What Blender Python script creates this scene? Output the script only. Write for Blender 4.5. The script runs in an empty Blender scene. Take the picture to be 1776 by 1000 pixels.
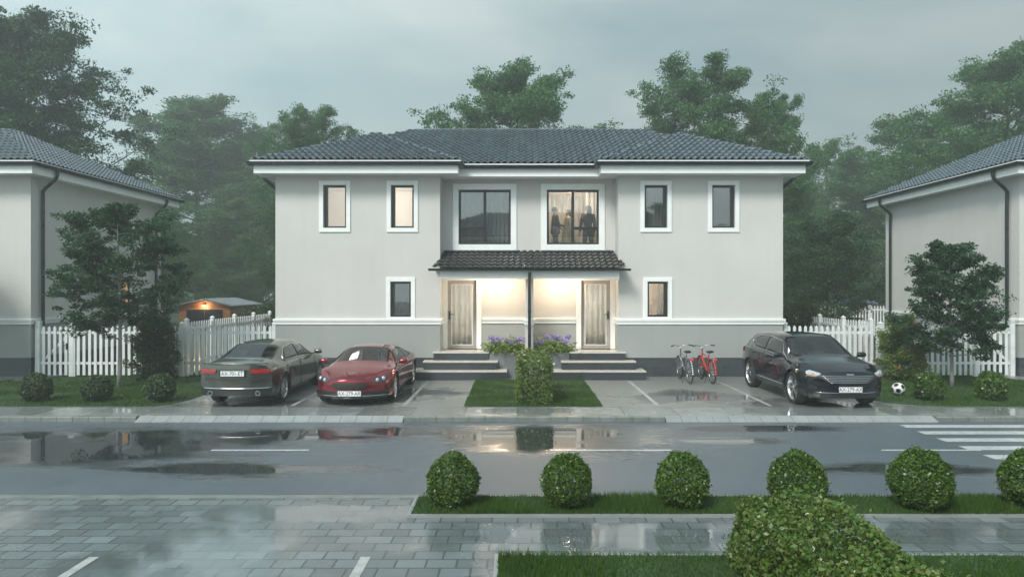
import bpy, bmesh, math, random
import numpy as np
from mathutils import Vector, Matrix
R = math.radians
scene = bpy.context.scene
COL = scene.collection
rng = np.random.default_rng(7)
random.seed(7)

# ------------------------------------------------------------------ helpers
class MB:
    """collects verts / faces of one mesh"""
    def __init__(self):
        self.v = []; self.f = []; self.m = []
    def add(self, vs, fs, mi=0):
        o = len(self.v)
        self.v.extend([tuple(p) for p in vs])
        for f in fs:
            self.f.append([i + o for i in f]); self.m.append(mi)
    def box(self, x0, x1, y0, y1, z0, z1, mi=0):
        vs = [(x0,y0,z0),(x1,y0,z0),(x1,y1,z0),(x0,y1,z0),(x0,y0,z1),(x1,y0,z1),(x1,y1,z1),(x0,y1,z1)]
        self.add(vs, [(0,3,2,1),(4,5,6,7),(0,1,5,4),(1,2,6,5),(2,3,7,6),(3,0,4,7)], mi)
    def quad(self, a, b, c, d, mi=0):
        self.add([a,b,c,d], [(0,1,2,3)], mi)
    def tube(self, pts, r, seg=8, mi=0, caps=True, closed=False):
        pts = [Vector(p) for p in pts]; n = len(pts)
        rs = r if isinstance(r, (list, tuple)) else [r]*n
        rings = []
        prev = None
        for i, p in enumerate(pts):
            if closed:
                d = pts[(i+1)%n] - pts[i-1]
            else:
                d = (pts[min(i+1,n-1)] - pts[max(i-1,0)])
            d.normalize()
            if prev is None:
                a = Vector((0,0,1)) if abs(d.z) < .9 else Vector((1,0,0))
                u = d.cross(a).normalized()
            else:
                u = (prev - d*prev.dot(d))
                if u.length < 1e-6: u = d.orthogonal()
                u.normalize()
            prev = u
            w = d.cross(u)
            rings.append([p + (u*math.cos(2*math.pi*k/seg) + w*math.sin(2*math.pi*k/seg))*rs[i] for k in range(seg)])
        vs = [q for rg in rings for q in rg]
        fs = []
        for i in range(n if closed else n-1):
            j = (i+1) % n
            for k in range(seg):
                k2 = (k+1) % seg
                fs.append((i*seg+k, i*seg+k2, j*seg+k2, j*seg+k))
        if caps and not closed:
            fs.append(tuple(range(seg))[::-1]); fs.append(tuple((n-1)*seg+k for k in range(seg)))
        self.add(vs, fs, mi)
    def lathe(self, prof, seg=24, axis='z', origin=(0,0,0), mi=0, closed=False):
        vs = []; fs = []; n = len(prof)
        ox, oy, oz = origin
        for k in range(seg):
            a = 2*math.pi*k/seg
            for (r, h) in prof:
                if axis == 'z': vs.append((ox+r*math.cos(a), oy+r*math.sin(a), oz+h))
                elif axis == 'y': vs.append((ox+r*math.cos(a), oy+h, oz+r*math.sin(a)))
                else: vs.append((ox+h, oy+r*math.cos(a), oz+r*math.sin(a)))
        for k in range(seg):
            k2 = (k+1) % seg
            for i in range(n if closed else n-1):
                j = (i+1) % n
                fs.append((k*n+i, k2*n+i, k2*n+j, k*n+j))
        self.add(vs, fs, mi)
    def build(self, name, mat, parent=None, smooth=False, bevel=0, loc=None, recalc=True):
        me = bpy.data.meshes.new(name)
        me.from_pydata(self.v, [], self.f)
        mats = mat if isinstance(mat, (list, tuple)) else [mat]
        for m in mats: me.materials.append(m)
        if len(mats) > 1: me.polygons.foreach_set('material_index', self.m)
        if recalc:
            bm = bmesh.new(); bm.from_mesh(me)
            bmesh.ops.recalc_face_normals(bm, faces=bm.faces)
            bm.to_mesh(me); bm.free()
        return link(name, me, parent, smooth, bevel, loc)

def link(name, me, parent=None, smooth=False, bevel=0, loc=None):
    o = bpy.data.objects.new(name, me)
    COL.objects.link(o)
    if parent: o.parent = parent
    if loc: o.location = loc
    if smooth:
        me.shade_smooth()
        if smooth is not True: me.set_sharp_from_angle(angle=R(smooth))
    if bevel:
        b = o.modifiers.new('bevel', 'BEVEL'); b.width = bevel; b.segments = 2; b.limit_method = 'ANGLE'; b.angle_limit = R(40)
    return o

def mesh_np(name, verts, faces, mat):
    """fast mesh from numpy arrays, faces (M,k)"""
    me = bpy.data.meshes.new(name)
    M, k = faces.shape
    me.vertices.add(len(verts)); me.vertices.foreach_set('co', np.asarray(verts, np.float32).ravel())
    me.loops.add(M*k); me.loops.foreach_set('vertex_index', faces.astype(np.int32).ravel())
    me.polygons.add(M)
    me.polygons.foreach_set('loop_start', np.arange(0, M*k, k, dtype=np.int32))
    me.polygons.foreach_set('loop_total', np.full(M, k, dtype=np.int32))
    me.update(calc_edges=True); me.validate()
    me.materials.append(mat)
    return me

def empty(name, loc, rz=0):
    o = bpy.data.objects.new(name, None); COL.objects.link(o)
    o.location = loc; o.rotation_euler = (0, 0, rz); o.empty_display_size = .2
    return o
def tag(o, label=None, cat=None, group=None, kind=None):
    if label: o['label'] = label
    if cat: o['category'] = cat
    if group: o['group'] = group
    if kind: o['kind'] = kind
    return o
def children(o): return [c for c in bpy.data.objects if c.parent == o]
def copy_tree(o, parent=None, skip=()):
    c = o.copy(); COL.objects.link(c)
    if parent: c.parent = parent
    for ch in children(o):
        if ch.type == 'LIGHT' or ch.name.split('.')[0] in skip: continue
        copy_tree(ch, c, skip)
    return c
def sweep(mb, path, prof, closed=True, mi=0):
    """profile points (outward offset, z) swept along a 2D polygon path (ccw) with mitres"""
    n = len(path); P = [Vector(p) for p in path]; k = len(prof)
    rings = []
    for i in range(n):
        a = P[i-1] if (closed or i > 0) else None
        b = P[(i+1) % n] if (closed or i < n-1) else None
        def nrm(d): d = d.normalized(); return Vector((d.y, -d.x))
        if a is None: m = nrm(b - P[i])
        elif b is None: m = nrm(P[i] - a)
        else:
            n1, n2 = nrm(P[i]-a), nrm(b-P[i])
            m = (n1+n2); m = m / max(m.dot(n1), .2)
        rings.append([(P[i].x+m.x*o, P[i].y+m.y*o, z) for o, z in prof])
    vs = [q for r in rings for q in r]; fs = []
    for i in range(n if closed else n-1):
        j = (i+1) % n
        for q in range(k):
            q2 = (q+1) % k
            fs.append((i*k+q, j*k+q, j*k+q2, i*k+q2))
    if not closed:
        fs.append(tuple(range(k))); fs.append(tuple((n-1)*k+q for q in range(k))[::-1])
    mb.add(vs, fs, mi)

# ------------------------------------------------------------------ materials
MATS = {}
class NT:
    def __init__(self, name):
        self.mat = bpy.data.materials.new(name); self.mat.use_nodes = True
        self.t = self.mat.node_tree; self.n = self.t.nodes; self.l = self.t.links
        self.bsdf = self.n['Principled BSDF']; self.out = self.n['Material Output']
    def node(self, typ, **kw):
        nd = self.n.new(typ)
        for k, v in kw.items():
            if k.startswith('i_'):
                nd.inputs[k[2:].replace('_', ' ')].default_value = v
            else: setattr(nd, k, v)
        return nd
    def link(self, a, b): self.l.new(a, b)
    def coords(self, scale=(1,1,1), kind='Object', loc=(0,0,0)):
        tc = self.node('ShaderNodeTexCoord'); mp = self.node('ShaderNodeMapping')
        mp.inputs['Scale'].default_value = scale; mp.inputs['Location'].default_value = loc
        self.link(tc.outputs[kind], mp.inputs[0]); return mp.outputs[0]
    def noise(self, vec, scale, detail=4, rough=.55, dist=0):
        nd = self.node('ShaderNodeTexNoise'); nd.inputs['Scale'].default_value = scale
        nd.inputs['Detail'].default_value = detail; nd.inputs['Roughness'].default_value = rough; nd.inputs['Distortion'].default_value = dist
        if vec is not None: self.link(vec, nd.inputs['Vector'])
        return nd.outputs['Fac']
    def ramp(self, fac, stops, interp='LINEAR'):
        nd = self.node('ShaderNodeValToRGB'); cr = nd.color_ramp; cr.interpolation = interp
        while len(cr.elements) < len(stops): cr.elements.new(.5)
        for e, (p, c) in zip(cr.elements, stops):
            e.position = p; e.color = (c[0], c[1], c[2], 1) if isinstance(c, (tuple, list)) else (c, c, c, 1)
        self.link(fac, nd.inputs[0]); return nd.outputs[0]
    def maprange(self, v, a, b, c, d, smooth=False):
        nd = self.node('ShaderNodeMapRange'); nd.clamp = True
        if smooth: nd.interpolation_type = 'SMOOTHSTEP'
        for i, x in zip(range(1, 5), (a, b, c, d)): nd.inputs[i].default_value = x
        self.link(v, nd.inputs[0]); return nd.outputs[0]
    def math(self, op, a, b=None, c=None):
        nd = self.node('ShaderNodeMath'); nd.operation = op
        for i, x in enumerate((a, b, c)):
            if x is None: continue
            if hasattr(x, 'links'): self.link(x, nd.inputs[i])
            else: nd.inputs[i].default_value = x
        return nd.outputs[0]
    def mix(self, fac, a, b, mode='MIX'):
        nd = self.node('ShaderNodeMix'); nd.data_type = 'RGBA'; nd.blend_type = mode
        for idx, x in ((0, fac), (6, a), (7, b)):
            if hasattr(x, 'links'): self.link(x, nd.inputs[idx])
            elif idx == 0: nd.inputs[0].default_value = x
            else: nd.inputs[idx].default_value = (x[0], x[1], x[2], 1)
        return nd.outputs[2]
    def bump(self, h, strength=.3, dist=.01):
        nd = self.node('ShaderNodeBump'); nd.inputs['Strength'].default_value = strength; nd.inputs['Distance'].default_value = dist
        self.link(h, nd.inputs['Height']); self.link(nd.outputs[0], self.bsdf.inputs['Normal']); return nd
    def set(self, **kw):
        for k, v in kw.items():
            s = self.bsdf.inputs[k.replace('_', ' ')]
            if hasattr(v, 'links'): self.link(v, s)
            elif isinstance(v, (tuple, list)): s.default_value = (v[0], v[1], v[2], 1)
            else: s.default_value = v
        return self.mat

def simple(name, col, rough=.5, var=.12, scale=6, metal=0, bump=0, bscale=60, coat=0, spec=.5, emit=None, estr=0, rvar=.1):
    """procedural principled: tone varies with noise, roughness too, optional fine bump"""
    t = NT(name)
    v = t.coords()
    f = t.noise(v, scale)
    lo = tuple(c*(1-var) for c in col); hi = tuple(min(1, c*(1+var)) for c in col)
    t.set(Base_Color=t.ramp(f, [(.3, lo), (.7, hi)]), Roughness=t.maprange(f, .3, .7, max(0.02, rough-rvar*rough), rough+rvar*rough), Metallic=metal)
    t.set(Specular_IOR_Level=spec)
    if coat: t.set(Coat_Weight=coat, Coat_Roughness=.04)
    if bump: t.bump(t.noise(v, bscale, 3), bump, .004)
    if emit: t.set(Emission_Color=emit, Emission_Strength=estr)
    return t.mat

def leaf_mat(name, cols, rough=.45, spec=.5, sheen=0):
    t = NT(name)
    g = t.node('ShaderNodeNewGeometry')
    col = t.ramp(g.outputs['Random Per Island'], [(i/(len(cols)-1), c) for i, c in enumerate(cols)])
    v = t.coords(); f = t.noise(v, 1.3, 3)
    col = t.mix(t.maprange(f, .35, .65, .40, 0), col, tuple(c*.75 for c in cols[0]))
    t.set(Base_Color=col, Roughness=rough, Specular_IOR_Level=spec)
    tr = t.node('ShaderNodeBsdfTranslucent'); t.link(col, tr.inputs[0])
    mx = t.node('ShaderNodeMixShader'); mx.inputs[0].default_value = .34
    t.link(t.bsdf.outputs[0], mx.inputs[1]); t.link(tr.outputs[0], mx.inputs[2]); t.link(mx.outputs[0], t.out.inputs[0])
    return t.mat

def glass_mat(name, tint=(.75,.8,.82), ior=1.6, base=.0):
    """pane: clear with fresnel mirror"""
    t = NT(name); t.n.remove(t.bsdf)
    tr = t.node('ShaderNodeBsdfTransparent'); tr.inputs[0].default_value = (*tint, 1)
    gl = t.node('ShaderNodeBsdfGlossy'); gl.inputs['Roughness'].default_value = .015
    v = t.coords(); nz = t.noise(v, 1.2, 2)
    bp = t.node('ShaderNodeBump'); bp.inputs['Strength'].default_value = .02; bp.inputs['Distance'].default_value = .02
    t.link(nz, bp.inputs['Height']); t.link(bp.outputs[0], gl.inputs['Normal'])
    fr = t.node('ShaderNodeFresnel'); fr.inputs[0].default_value = ior
    fac = t.math('ADD', fr.outputs[0], base)
    mx = t.node('ShaderNodeMixShader'); t.link(fac, mx.inputs[0])
    t.link(tr.outputs[0], mx.inputs[1]); t.link(gl.outputs[0], mx.inputs[2]); t.link(mx.outputs[0], t.out.inputs[0])
    return t.mat

def stucco(name, col):
    t = NT(name); v = t.coords()
    big = t.noise(v, .45, 4); fine = t.noise(v, 140, 3)
    stv = t.coords((1.6,1.6,.18)); streak = t.noise(stv, 2.2, 5)
    c = t.ramp(big, [(.3, tuple(x*.94 for x in col)), (.7, tuple(min(1, x*1.04) for x in col))])
    c = t.mix(t.maprange(streak, .52, .75, 0, .24), c, tuple(x*.80 for x in col))
    t.set(Base_Color=c, Roughness=.85, Specular_IOR_Level=.2)
    t.bump(fine, .35, .003)
    return t.mat

def slate(name, col, bw=.8, rh=.3):
    """dark stone cladding with fine joints, on vertical faces"""
    t = NT(name)
    tc = t.node('ShaderNodeTexCoord'); sx = t.node('ShaderNodeSeparateXYZ'); t.link(tc.outputs['Object'], sx.inputs[0])
    cx = t.node('ShaderNodeCombineXYZ')
    t.link(t.math('ADD', sx.outputs[0], sx.outputs[1]), cx.inputs[0]); t.link(sx.outputs[2], cx.inputs[1])
    br = t.node('ShaderNodeTexBrick'); t.link(cx.outputs[0], br.inputs['Vector'])
    br.inputs['Scale'].default_value = 1; br.inputs['Brick Width'].default_value = bw; br.inputs['Row Height'].default_value = rh
    br.inputs['Mortar Size'].default_value = .004; br.inputs['Color1'].default_value = (*[c*.8 for c in col], 1)
    br.inputs['Color2'].default_value = (*[c*1.25 for c in col], 1); br.inputs['Mortar'].default_value = (*[c*.4 for c in col], 1)
    v = t.coords(); f = t.noise(v, 5, 8, .7)
    c = t.mix(t.maprange(f, .3, .7, 0, .5), br.outputs[0], tuple(x*1.6 for x in col))
    t.set(Base_Color=c, Roughness=t.maprange(f, .3, .7, .22, .5))
    t.bump(f, .3, .02)
    return t.mat

M = {}
M['stucco'] = stucco('pale_stucco', (.57,.56,.54))
M['stucco_low'] = stucco('grey_green_stucco', (.315,.335,.325))
M['stucco_warm'] = stucco('cream_plaster', (.72,.66,.58))
M['white'] = simple('white_trim_paint', (.80,.82,.81), .5, .04, 3, bump=.1)
M['white_fence'] = simple('white_fence_paint', (.70,.73,.73), .55, .10, 2.5, bump=.15, bscale=30)
M['slate'] = slate('dark_slate_cladding', (.044,.053,.059))
M['slate_step'] = slate('slate_step_riser', (.034,.041,.047), .9, .5)
M['planter'] = slate('grey_stone_planter', (.14,.15,.155), .9, .36)
M['tread'] = simple('pale_stone_tread', (.52,.49,.45), .25, .1, 8, bump=.1)
M['anthracite'] = simple('anthracite_frame', (.018,.021,.023), .32, .2, 5)
M['gutter'] = simple('black_gutter_metal', (.012,.016,.018), .3, .2, 5)
M['door'] = simple('taupe_door', (.34,.31,.28), .4, .08, 10, bump=.1)
M['glass'] = glass_mat('window_glass', (.80,.82,.82), 1.6, .24)
M['door_glass'] = glass_mat('door_glass', (.8,.78,.72), 1.5, .06)
M['room_cream'] = simple('cream_room_plaster', (.66,.60,.53), .8, .04, 2)
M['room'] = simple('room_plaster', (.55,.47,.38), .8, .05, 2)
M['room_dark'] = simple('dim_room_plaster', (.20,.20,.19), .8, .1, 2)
def cloth(name, col, tl):
    t = NT(name); v = t.coords((1,1,.15)); f = t.noise(v, 20, 4)
    c = t.ramp(f, [(.3, tuple(x*.88 for x in col)), (.7, tuple(min(1,x*1.1) for x in col))]); t.set(Base_Color=c, Roughness=.85)
    tr = t.node('ShaderNodeBsdfTranslucent'); t.link(c, tr.inputs[0]); m = t.node('ShaderNodeMixShader'); m.inputs[0].default_value = tl
    t.link(t.bsdf.outputs[0], m.inputs[1]); t.link(tr.outputs[0], m.inputs[2]); t.link(m.outputs[0], t.out.inputs[0]); return t.mat
M['curtain'] = cloth('linen_curtain', (.86,.85,.82), .55)
M['curtain_grey'] = cloth('grey_voile_curtain', (.34,.36,.36), .3)
M['black'] = simple('matte_black_plastic', (.012,.012,.013), .45, .2, 8)
M['rubber'] = simple('tyre_rubber', (.014,.014,.015), .7, .25, 30, bump=.2)
M['alloy'] = simple('alloy_rim', (.78,.79,.80), .25, .1, 8, metal=1)
M['chrome'] = simple('chrome_trim', (.75,.76,.77), .1, .05, 8, metal=1)
M['plate'] = simple('plate_white', (.78,.79,.78), .4, .04, 30)
M['plate_text'] = simple('plate_black', (.02,.02,.025), .5, .1, 30)
# ------------------------------------------------------------------ tiled roofs
def tile_mat(name, col, var=.35):
    t = NT(name)
    v = t.coords(); f = t.noise(v, 3.2, 3); f2 = t.noise(v, 26, 4)
    c = t.ramp(f, [(.3, tuple(x*(1-var) for x in col)), (.7, tuple(x*(1+var) for x in col))])
    c = t.mix(t.maprange(f2, .55, .75, 0, .45), c, tuple(x*.45 for x in col))
    t.set(Base_Color=c, Roughness=t.maprange(f2, .3, .7, .20, .38), Specular_IOR_Level=.8)
    t.bump(f2, .25, .006)
    return t.mat
M['tile'] = tile_mat('blue_grey_roof_tile', (.074,.099,.120))
M['tile_dark'] = tile_mat('brown_black_roof_tile', (.024,.023,.023))

def tiled_plane(bm_all, poly, origin, udir, vdir, z0, slope, pitch=.205, row=.36, amp=.055, step=.055):
    """poly: convex XY outline; origin on the eave; u along the eave, v up-slope in plan; barrel tiles in rows"""
    u = Vector(udir); v = Vector(vdir); o = Vector(origin)
    us = [(Vector(p)-o).dot(u) for p in poly]; vs_ = [(Vector(p)-o).dot(v) for p in poly]
    u0 = math.floor(min(us)/pitch)*pitch - pitch; u1 = max(us)+pitch
    v0 = -.02; v1 = max(vs_)+row
    nu = int((u1-u0)/pitch)*6+1
    prow = row*math.cos(math.atan(slope))
    rows = []
    k = 0
    while k*prow < v1:
        rows.append((k*prow+v0, step)); rows.append((k*prow+prow*.5+v0, step*.5)); rows.append(((k+1)*prow+v0-.001, 0.0)); k += 1
    verts = []
    nrm = Vector((-slope*v.x, -slope*v.y, 1)).normalized()
    for (vv, lift) in rows:
        for i in range(nu):
            uu = u0 + i*pitch/6
            ph = (i % 6)/6
            # roman profile: rounded roll plus flat pan
            h = amp*max(0, math.sin(math.pi*ph/.66)) if ph < .66 else amp*-.12
            p = o + u*uu + v*vv
            q = Vector((p.x, p.y, z0 + slope*vv)) + nrm*(h+lift)
            verts.append(q)
    bm = bmesh.new()
    bv = [bm.verts.new(q) for q in verts]
    for j in range(len(rows)-1):
        for i in range(nu-1):
            bm.faces.new((bv[j*nu+i], bv[j*nu+i+1], bv[(j+1)*nu+i+1], bv[(j+1)*nu+i]))
    c = sum((Vector(p) for p in poly), Vector((0,0)))/len(poly)
    for a, b in zip(poly, poly[1:]+poly[:1]):
        a = Vector(a); b = Vector(b); d = (b-a)
        n2 = Vector((d.y, -d.x))
        if n2.dot(c-a) > 0: n2 = -n2
        if abs(((a-o).dot(v))) < 1e-4 and abs(((b-o).dot(v))) < 1e-4: continue   # eave stays ragged
        geom = bm.verts[:]+bm.edges[:]+bm.faces[:]
        bmesh.ops.bisect_plane(bm, geom=geom, plane_co=(a.x,a.y,0), plane_no=(n2.x,n2.y,0), clear_outer=True)
    off = len(bm_all.v)
    bm.verts.index_update()
    bm_all.v.extend([tuple(x.co) for x in bm.verts])
    for f in bm.faces:
        bm_all.f.append([x.index+off for x in f.verts]); bm_all.m.append(0)
    bm.free()

def wall_x(mb, xa, xb, y, z0, z1, ops=(), depth=.22):
    """wall facing -y with rectangular openings (x0,x1,z0,z1), real reveals"""
    xs = sorted({xa, xb, *[min(max(o[0], xa), xb) for o in ops], *[min(max(o[1], xa), xb) for o in ops]})
    zs = sorted({z0, z1, *[min(max(o[2], z0), z1) for o in ops], *[min(max(o[3], z0), z1) for o in ops]})
    def solid(i, j):
        if i < 0 or j < 0 or i >= len(xs)-1 or j >= len(zs)-1: return False
        cx = (xs[i]+xs[i+1])/2; cz = (zs[j]+zs[j+1])/2
        return not any(o[0] < cx < o[1] and o[2] < cz < o[3] for o in ops)
    y2 = y+depth
    for i in range(len(xs)-1):
        for j in range(len(zs)-1):
            if not solid(i, j): continue
            a, b, c, d = xs[i], xs[i+1], zs[j], zs[j+1]
            mb.quad((a,y,c),(b,y,c),(b,y,d),(a,y,d)); mb.quad((b,y2,c),(a,y2,c),(a,y2,d),(b,y2,d))
            if not solid(i-1, j): mb.quad((a,y2,c),(a,y,c),(a,y,d),(a,y2,d))
            if not solid(i+1, j): mb.quad((b,y,c),(b,y2,c),(b,y2,d),(b,y,d))
            if not solid(i, j-1): mb.quad((a,y2,c),(b,y2,c),(b,y,c),(a,y,c))
            if not solid(i, j+1): mb.quad((a,y,d),(b,y,d),(b,y2,d),(a,y2,d))

HX, HY = .35, 20.9
house = empty('house', (HX, HY, 0))
WX, CXI, RC, DP = 7.77, 2.73, .70, 7.6          # half width, inner wing edge, recess, depth
EZ = 6.50; SL = .48
S = (-1, 1)
up_ops = []; 
for s in S:
    for a, b in ((5.60, 6.30), (3.53, 4.23)):
        up_ops.append((min(s*a, s*b), max(s*a, s*b), 4.55, 5.86))
    up_ops.append((min(s*3.62, s*4.25), max(s*3.62, s*4.25), 1.83, 2.91))
cen_ops = [(-2.22,-.57,4.09,5.82), (.57,2.22,4.09,5.82)]
door_ops = [(-2.60,-1.64,.70,2.97), (1.64,2.60,.70,2.97)]
mb = MB()
wall_x(mb, -WX, -CXI, 0, 1.6, 6.3, up_ops); wall_x(mb, CXI, WX, 0, 1.6, 6.3, up_ops)
wall_x(mb, -CXI, CXI, RC, 1.6, 6.3, cen_ops+door_ops)
for s in S:
    x0, x1 = sorted((s*CXI, s*(CXI+.2))); mb.box(x0, x1, .2203, RC-.0003, 1.6, 6.3)
    x0, x1 = sorted((s*WX, s*(WX-.22))); mb.box(x0, x1, .2203, DP, 1.6, 6.3)
mb.box(-WX+.2203, WX-.2203, DP-.22, DP, 1.6, 6.3)
mb.build('upper_wall', M['stucco'], house, recalc=False)
mb = MB()
wall_x(mb, -WX, -CXI, 0, .58, 1.5999); wall_x(mb, CXI, WX, 0, .58, 1.5999)
wall_x(mb, -CXI, CXI, RC, .58, 1.5999, door_ops)
for s in S:
    x0, x1 = sorted((s*CXI, s*(CXI+.2))); mb.box(x0, x1, .2203, RC-.0003, .58, 1.5999)
    x0, x1 = sorted((s*WX, s*(WX-.22))); mb.box(x0, x1, .2203, DP, .58, 1.5999)
mb.box(-WX+.2203, WX-.2203, DP-.22, DP, .58, 1.5999)
mb.build('lower_wall', M['stucco_low'], house, recalc=False)
OUT = [(-WX,0),(-CXI,0),(-CXI,RC),(CXI,RC),(CXI,0),(WX,0),(WX,DP),(-WX,DP)]
mb = MB(); sweep(mb, OUT, [(-.025,-.1),(-.025,.579),(-.2,.579),(-.2,-.1)])
mb.build('stone_base', M['slate'], house)
# moulded band
BP = [(-.01,1.60),(.03,1.60),(.035,1.68),(.06,1.70),(.065,1.765),(.03,1.78),(-.01,1.78)]
mb = MB(); sweep(mb, [(CXI,RC-.01),(CXI,0),(WX,0),(WX,DP),(-WX,DP),(-WX,0),(-CXI,0),(-CXI,RC-.01)], BP, closed=False)
sweep(mb, [(-1.48,RC),(-.125,RC)], BP, closed=False); sweep(mb, [(.125,RC),(1.48,RC)], BP, closed=False)
mb.build('moulded_band', M['white'], house, smooth=30)
# eaves
EV = [(-8.25,-.6),(-2.1,-.6),(-2.1,0),(2.1,0),(2.1,-.6),(8.25,-.6),(8.25,8.3),(-8.25,8.3)]
mb = MB(); sweep(mb, EV, [(-.10,6.13),(-.03,6.13),(-.03,6.40),(-.10,6.40)])
sweep(mb, EV, [(-.10,6.150),(-.10,6.175),(-.74,6.175),(-.74,6.150)]); mb.build('eave_box', M['white'], house)
mb = MB(); sweep(mb, EV, [(-.12,6.455),(.055,6.455),(.06,6.505),(-.12,6.52)]); mb.build('eave_flashing', M['white'], house)
mb = MB()
gp = [(-.02,6.44)] + [(.06-.075*math.cos(a), 6.435-.085*math.sin(a)) for a in [math.pi*i/8 for i in range(9)]] + [(.145,6.452),(.125,6.452)] + [(.06+.06*math.cos(a), 6.43-.065*math.sin(a)) for a in [math.pi*i/6 for i in range(7)]]
sweep(mb, EV, gp); mb.build('gutter', M['gutter'], house, smooth=40)
# roof
rb = MB(); z0 = EZ
e = 8.25; f = -.6; bk = 8.3; mid = 4.15; hw_ = 3.075; xm = -(e-hw_)
for s in S:
    def X(p): return [(s*a, b) for a, b in p]
    ux = (1,0)
    tiled_plane(rb, X([(-e,f),(-2.1,f),(xm,f+hw_)]), (0,f), ux, (0,1), z0, SL)
    tiled_plane(rb, X([(-2.1,f),(-2.1,.0),(xm,hw_),(xm,f+hw_)]), (s*-2.1,0), (0,1), (-s*1,0), z0, SL)
    tiled_plane(rb, X([(-e,f),(xm,f+hw_),(xm,hw_),(-e,hw_)]), (s*-e,0), (0,1), (s*1,0), z0, SL)
    tiled_plane(rb, X([(-e,hw_),(xm,hw_),(-(e-mid),mid),(-e,bk)]), (s*-e,0), (0,1), (s*1,0), z0, SL)
tiled_plane(rb, [(-2.1,0),(2.1,0),(-xm,hw_),(e-mid,mid),(-(e-mid),mid),(xm,hw_)], (0,0), (1,0), (0,1), z0, SL)
tiled_plane(rb, [(-e,bk),(e,bk),(e-mid,mid),(-(e-mid),mid)], (0,bk), (1,0), (0,-1), z0, SL)
roof = rb.build('roof', M['tile'], house, smooth=35, recalc=False)
def capline(mb, a, b, r=.04, step=.33):
    a = Vector(a); b = Vector(b); n = max(1, int((b-a).length/step)); d = (b-a)/n
    for i in range(n):
        mb.tube([a+d*i, a+d*(i+1.06)], [r*1.12, r*.92], 8)
cb = MB(); zr = lambda run: z0+SL*run+.02
capline(cb, (-(e-mid),mid,zr(mid)), (e-mid,mid,zr(mid)))
for s in S:
    capline(cb, (s*-e,bk,zr(0)), (s*-(e-mid),mid,zr(mid))); capline(cb, (s*-e,f,zr(0)), (s*xm,f+hw_,zr(hw_)))
    capline(cb, (s*-2.1,f,zr(0)), (s*xm,f+hw_,zr(hw_))); capline(cb, (s*xm,f+hw_,zr(hw_)), (s*xm,hw_,zr(hw_)))
    capline(cb, (s*xm,hw_,zr(hw_)), (s*-(e-mid),mid,zr(mid)))
cb.build('ridge_cap', M['tile'], roof, smooth=40)
# downpipes on the side walls
for s in S:
    for yy in (.42, 7.1):
        xg, xw = s*8.30, s*(WX+.085)
        mb = MB()
        mb.tube([(xg,yy,6.40),(xg,yy,6.22),(xg-s*.03,yy,6.14),(xg-s*.10,yy,6.06),(xw+s*.08,yy,5.83),(xw,yy,5.72),(xw,yy,5.55),(xw,yy,.02)], .052, 10)
        p = mb.build('downpipe', M['gutter'], house, smooth=40)
        for z in (5.4, 3.6, 1.0):
            b2 = MB(); b2.tube([(xw,yy,z),(xw,yy,z+.05)], .064, 10); b2.build('pipe_clip', M['gutter'], p)
# windows
def frame_rects(x0, x1, z0, z1, t):
    return [(x0,x1,z0,z0+t),(x0,x1,z1-t,z1),(x0,x0+t,z0+t,z1-t),(x1-t,x1,z0+t,z1-t)]
def window(x0, x1, z0, z1, y, style, parent=house):
    """anthracite frame set back in the reveal > pane, white surround"""
    mb = MB(); yf = y+.09; t = .062
    for a, b, c, d in frame_rects(x0+.002, x1-.002, z0+.002, z1-.002, t): mb.box(a, b, yf, yf+.07, c, d)
    panes = []
    if style in ('L', 'R'):
        xm_ = (x0+x1)/2
        mb.box(xm_-.045, xm_+.045, yf-.002, yf+.068, z0+t, z1-t)
        zt = z0+(z1-z0)*.30
        a, b = (x0+t, xm_-.045) if style == 'L' else (xm_+.045, x1-t)
        mb.box(a, b, yf-.001, yf+.069, zt-.045, zt+.045)
        panes = [(a, b, zt+.045, z1-t), (a, b, z0+t, zt-.045)]
        a, b = (xm_+.045, x1-t) if style == 'L' else (x0+t, xm_-.045)
        panes.append((a, b, z0+t, z1-t))
    else:
        # narrow casement: one heavier stile
        xs = x0+t if style == 'l' else x1-t-.05
        mb.box(xs, xs+.05, yf-.002, yf+.068, z0+t, z1-t)
        panes = [((x0+t+.05, x1-t) if style == 'l' else (x0+t, x1-t-.05)) + (z0+t, z1-t)]
    w = mb.build('window', M['anthracite'], parent, bevel=.004)
    for a, b, c, d in panes:
        pb = MB(); pb.quad((a,yf+.035,c),(b,yf+.035,c),(b,yf+.035,d),(a,yf+.035,d)); pb.build('pane', M['glass'], w)
    sb = MB(); q = .13 if style in 'lr' else .185
    zb = z0-q; 
    for a, b, c, d in frame_rects(x0-q, x1+q, zb, z1+q, q): sb.box(a, b, y-.035, y+.02, c, d)
    sb.build('surround', M['white'], w, bevel=.008)
    return w
for s in S:
    st = 'l' if s < 0 else 'r'
    for a, b in ((5.60, 6.30), (3.53, 4.23)):
        window(min(s*a, s*b), max(s*a, s*b), 4.55, 5.86, 0, st)
    window(min(s*3.62, s*4.25), max(s*3.62, s*4.25), 1.83, 2.91, 0, st)
window(-2.22, -.57, 4.09, 5.82, RC, 'L'); window(.57, 2.22, 4.09, 5.82, RC, 'R')
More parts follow.
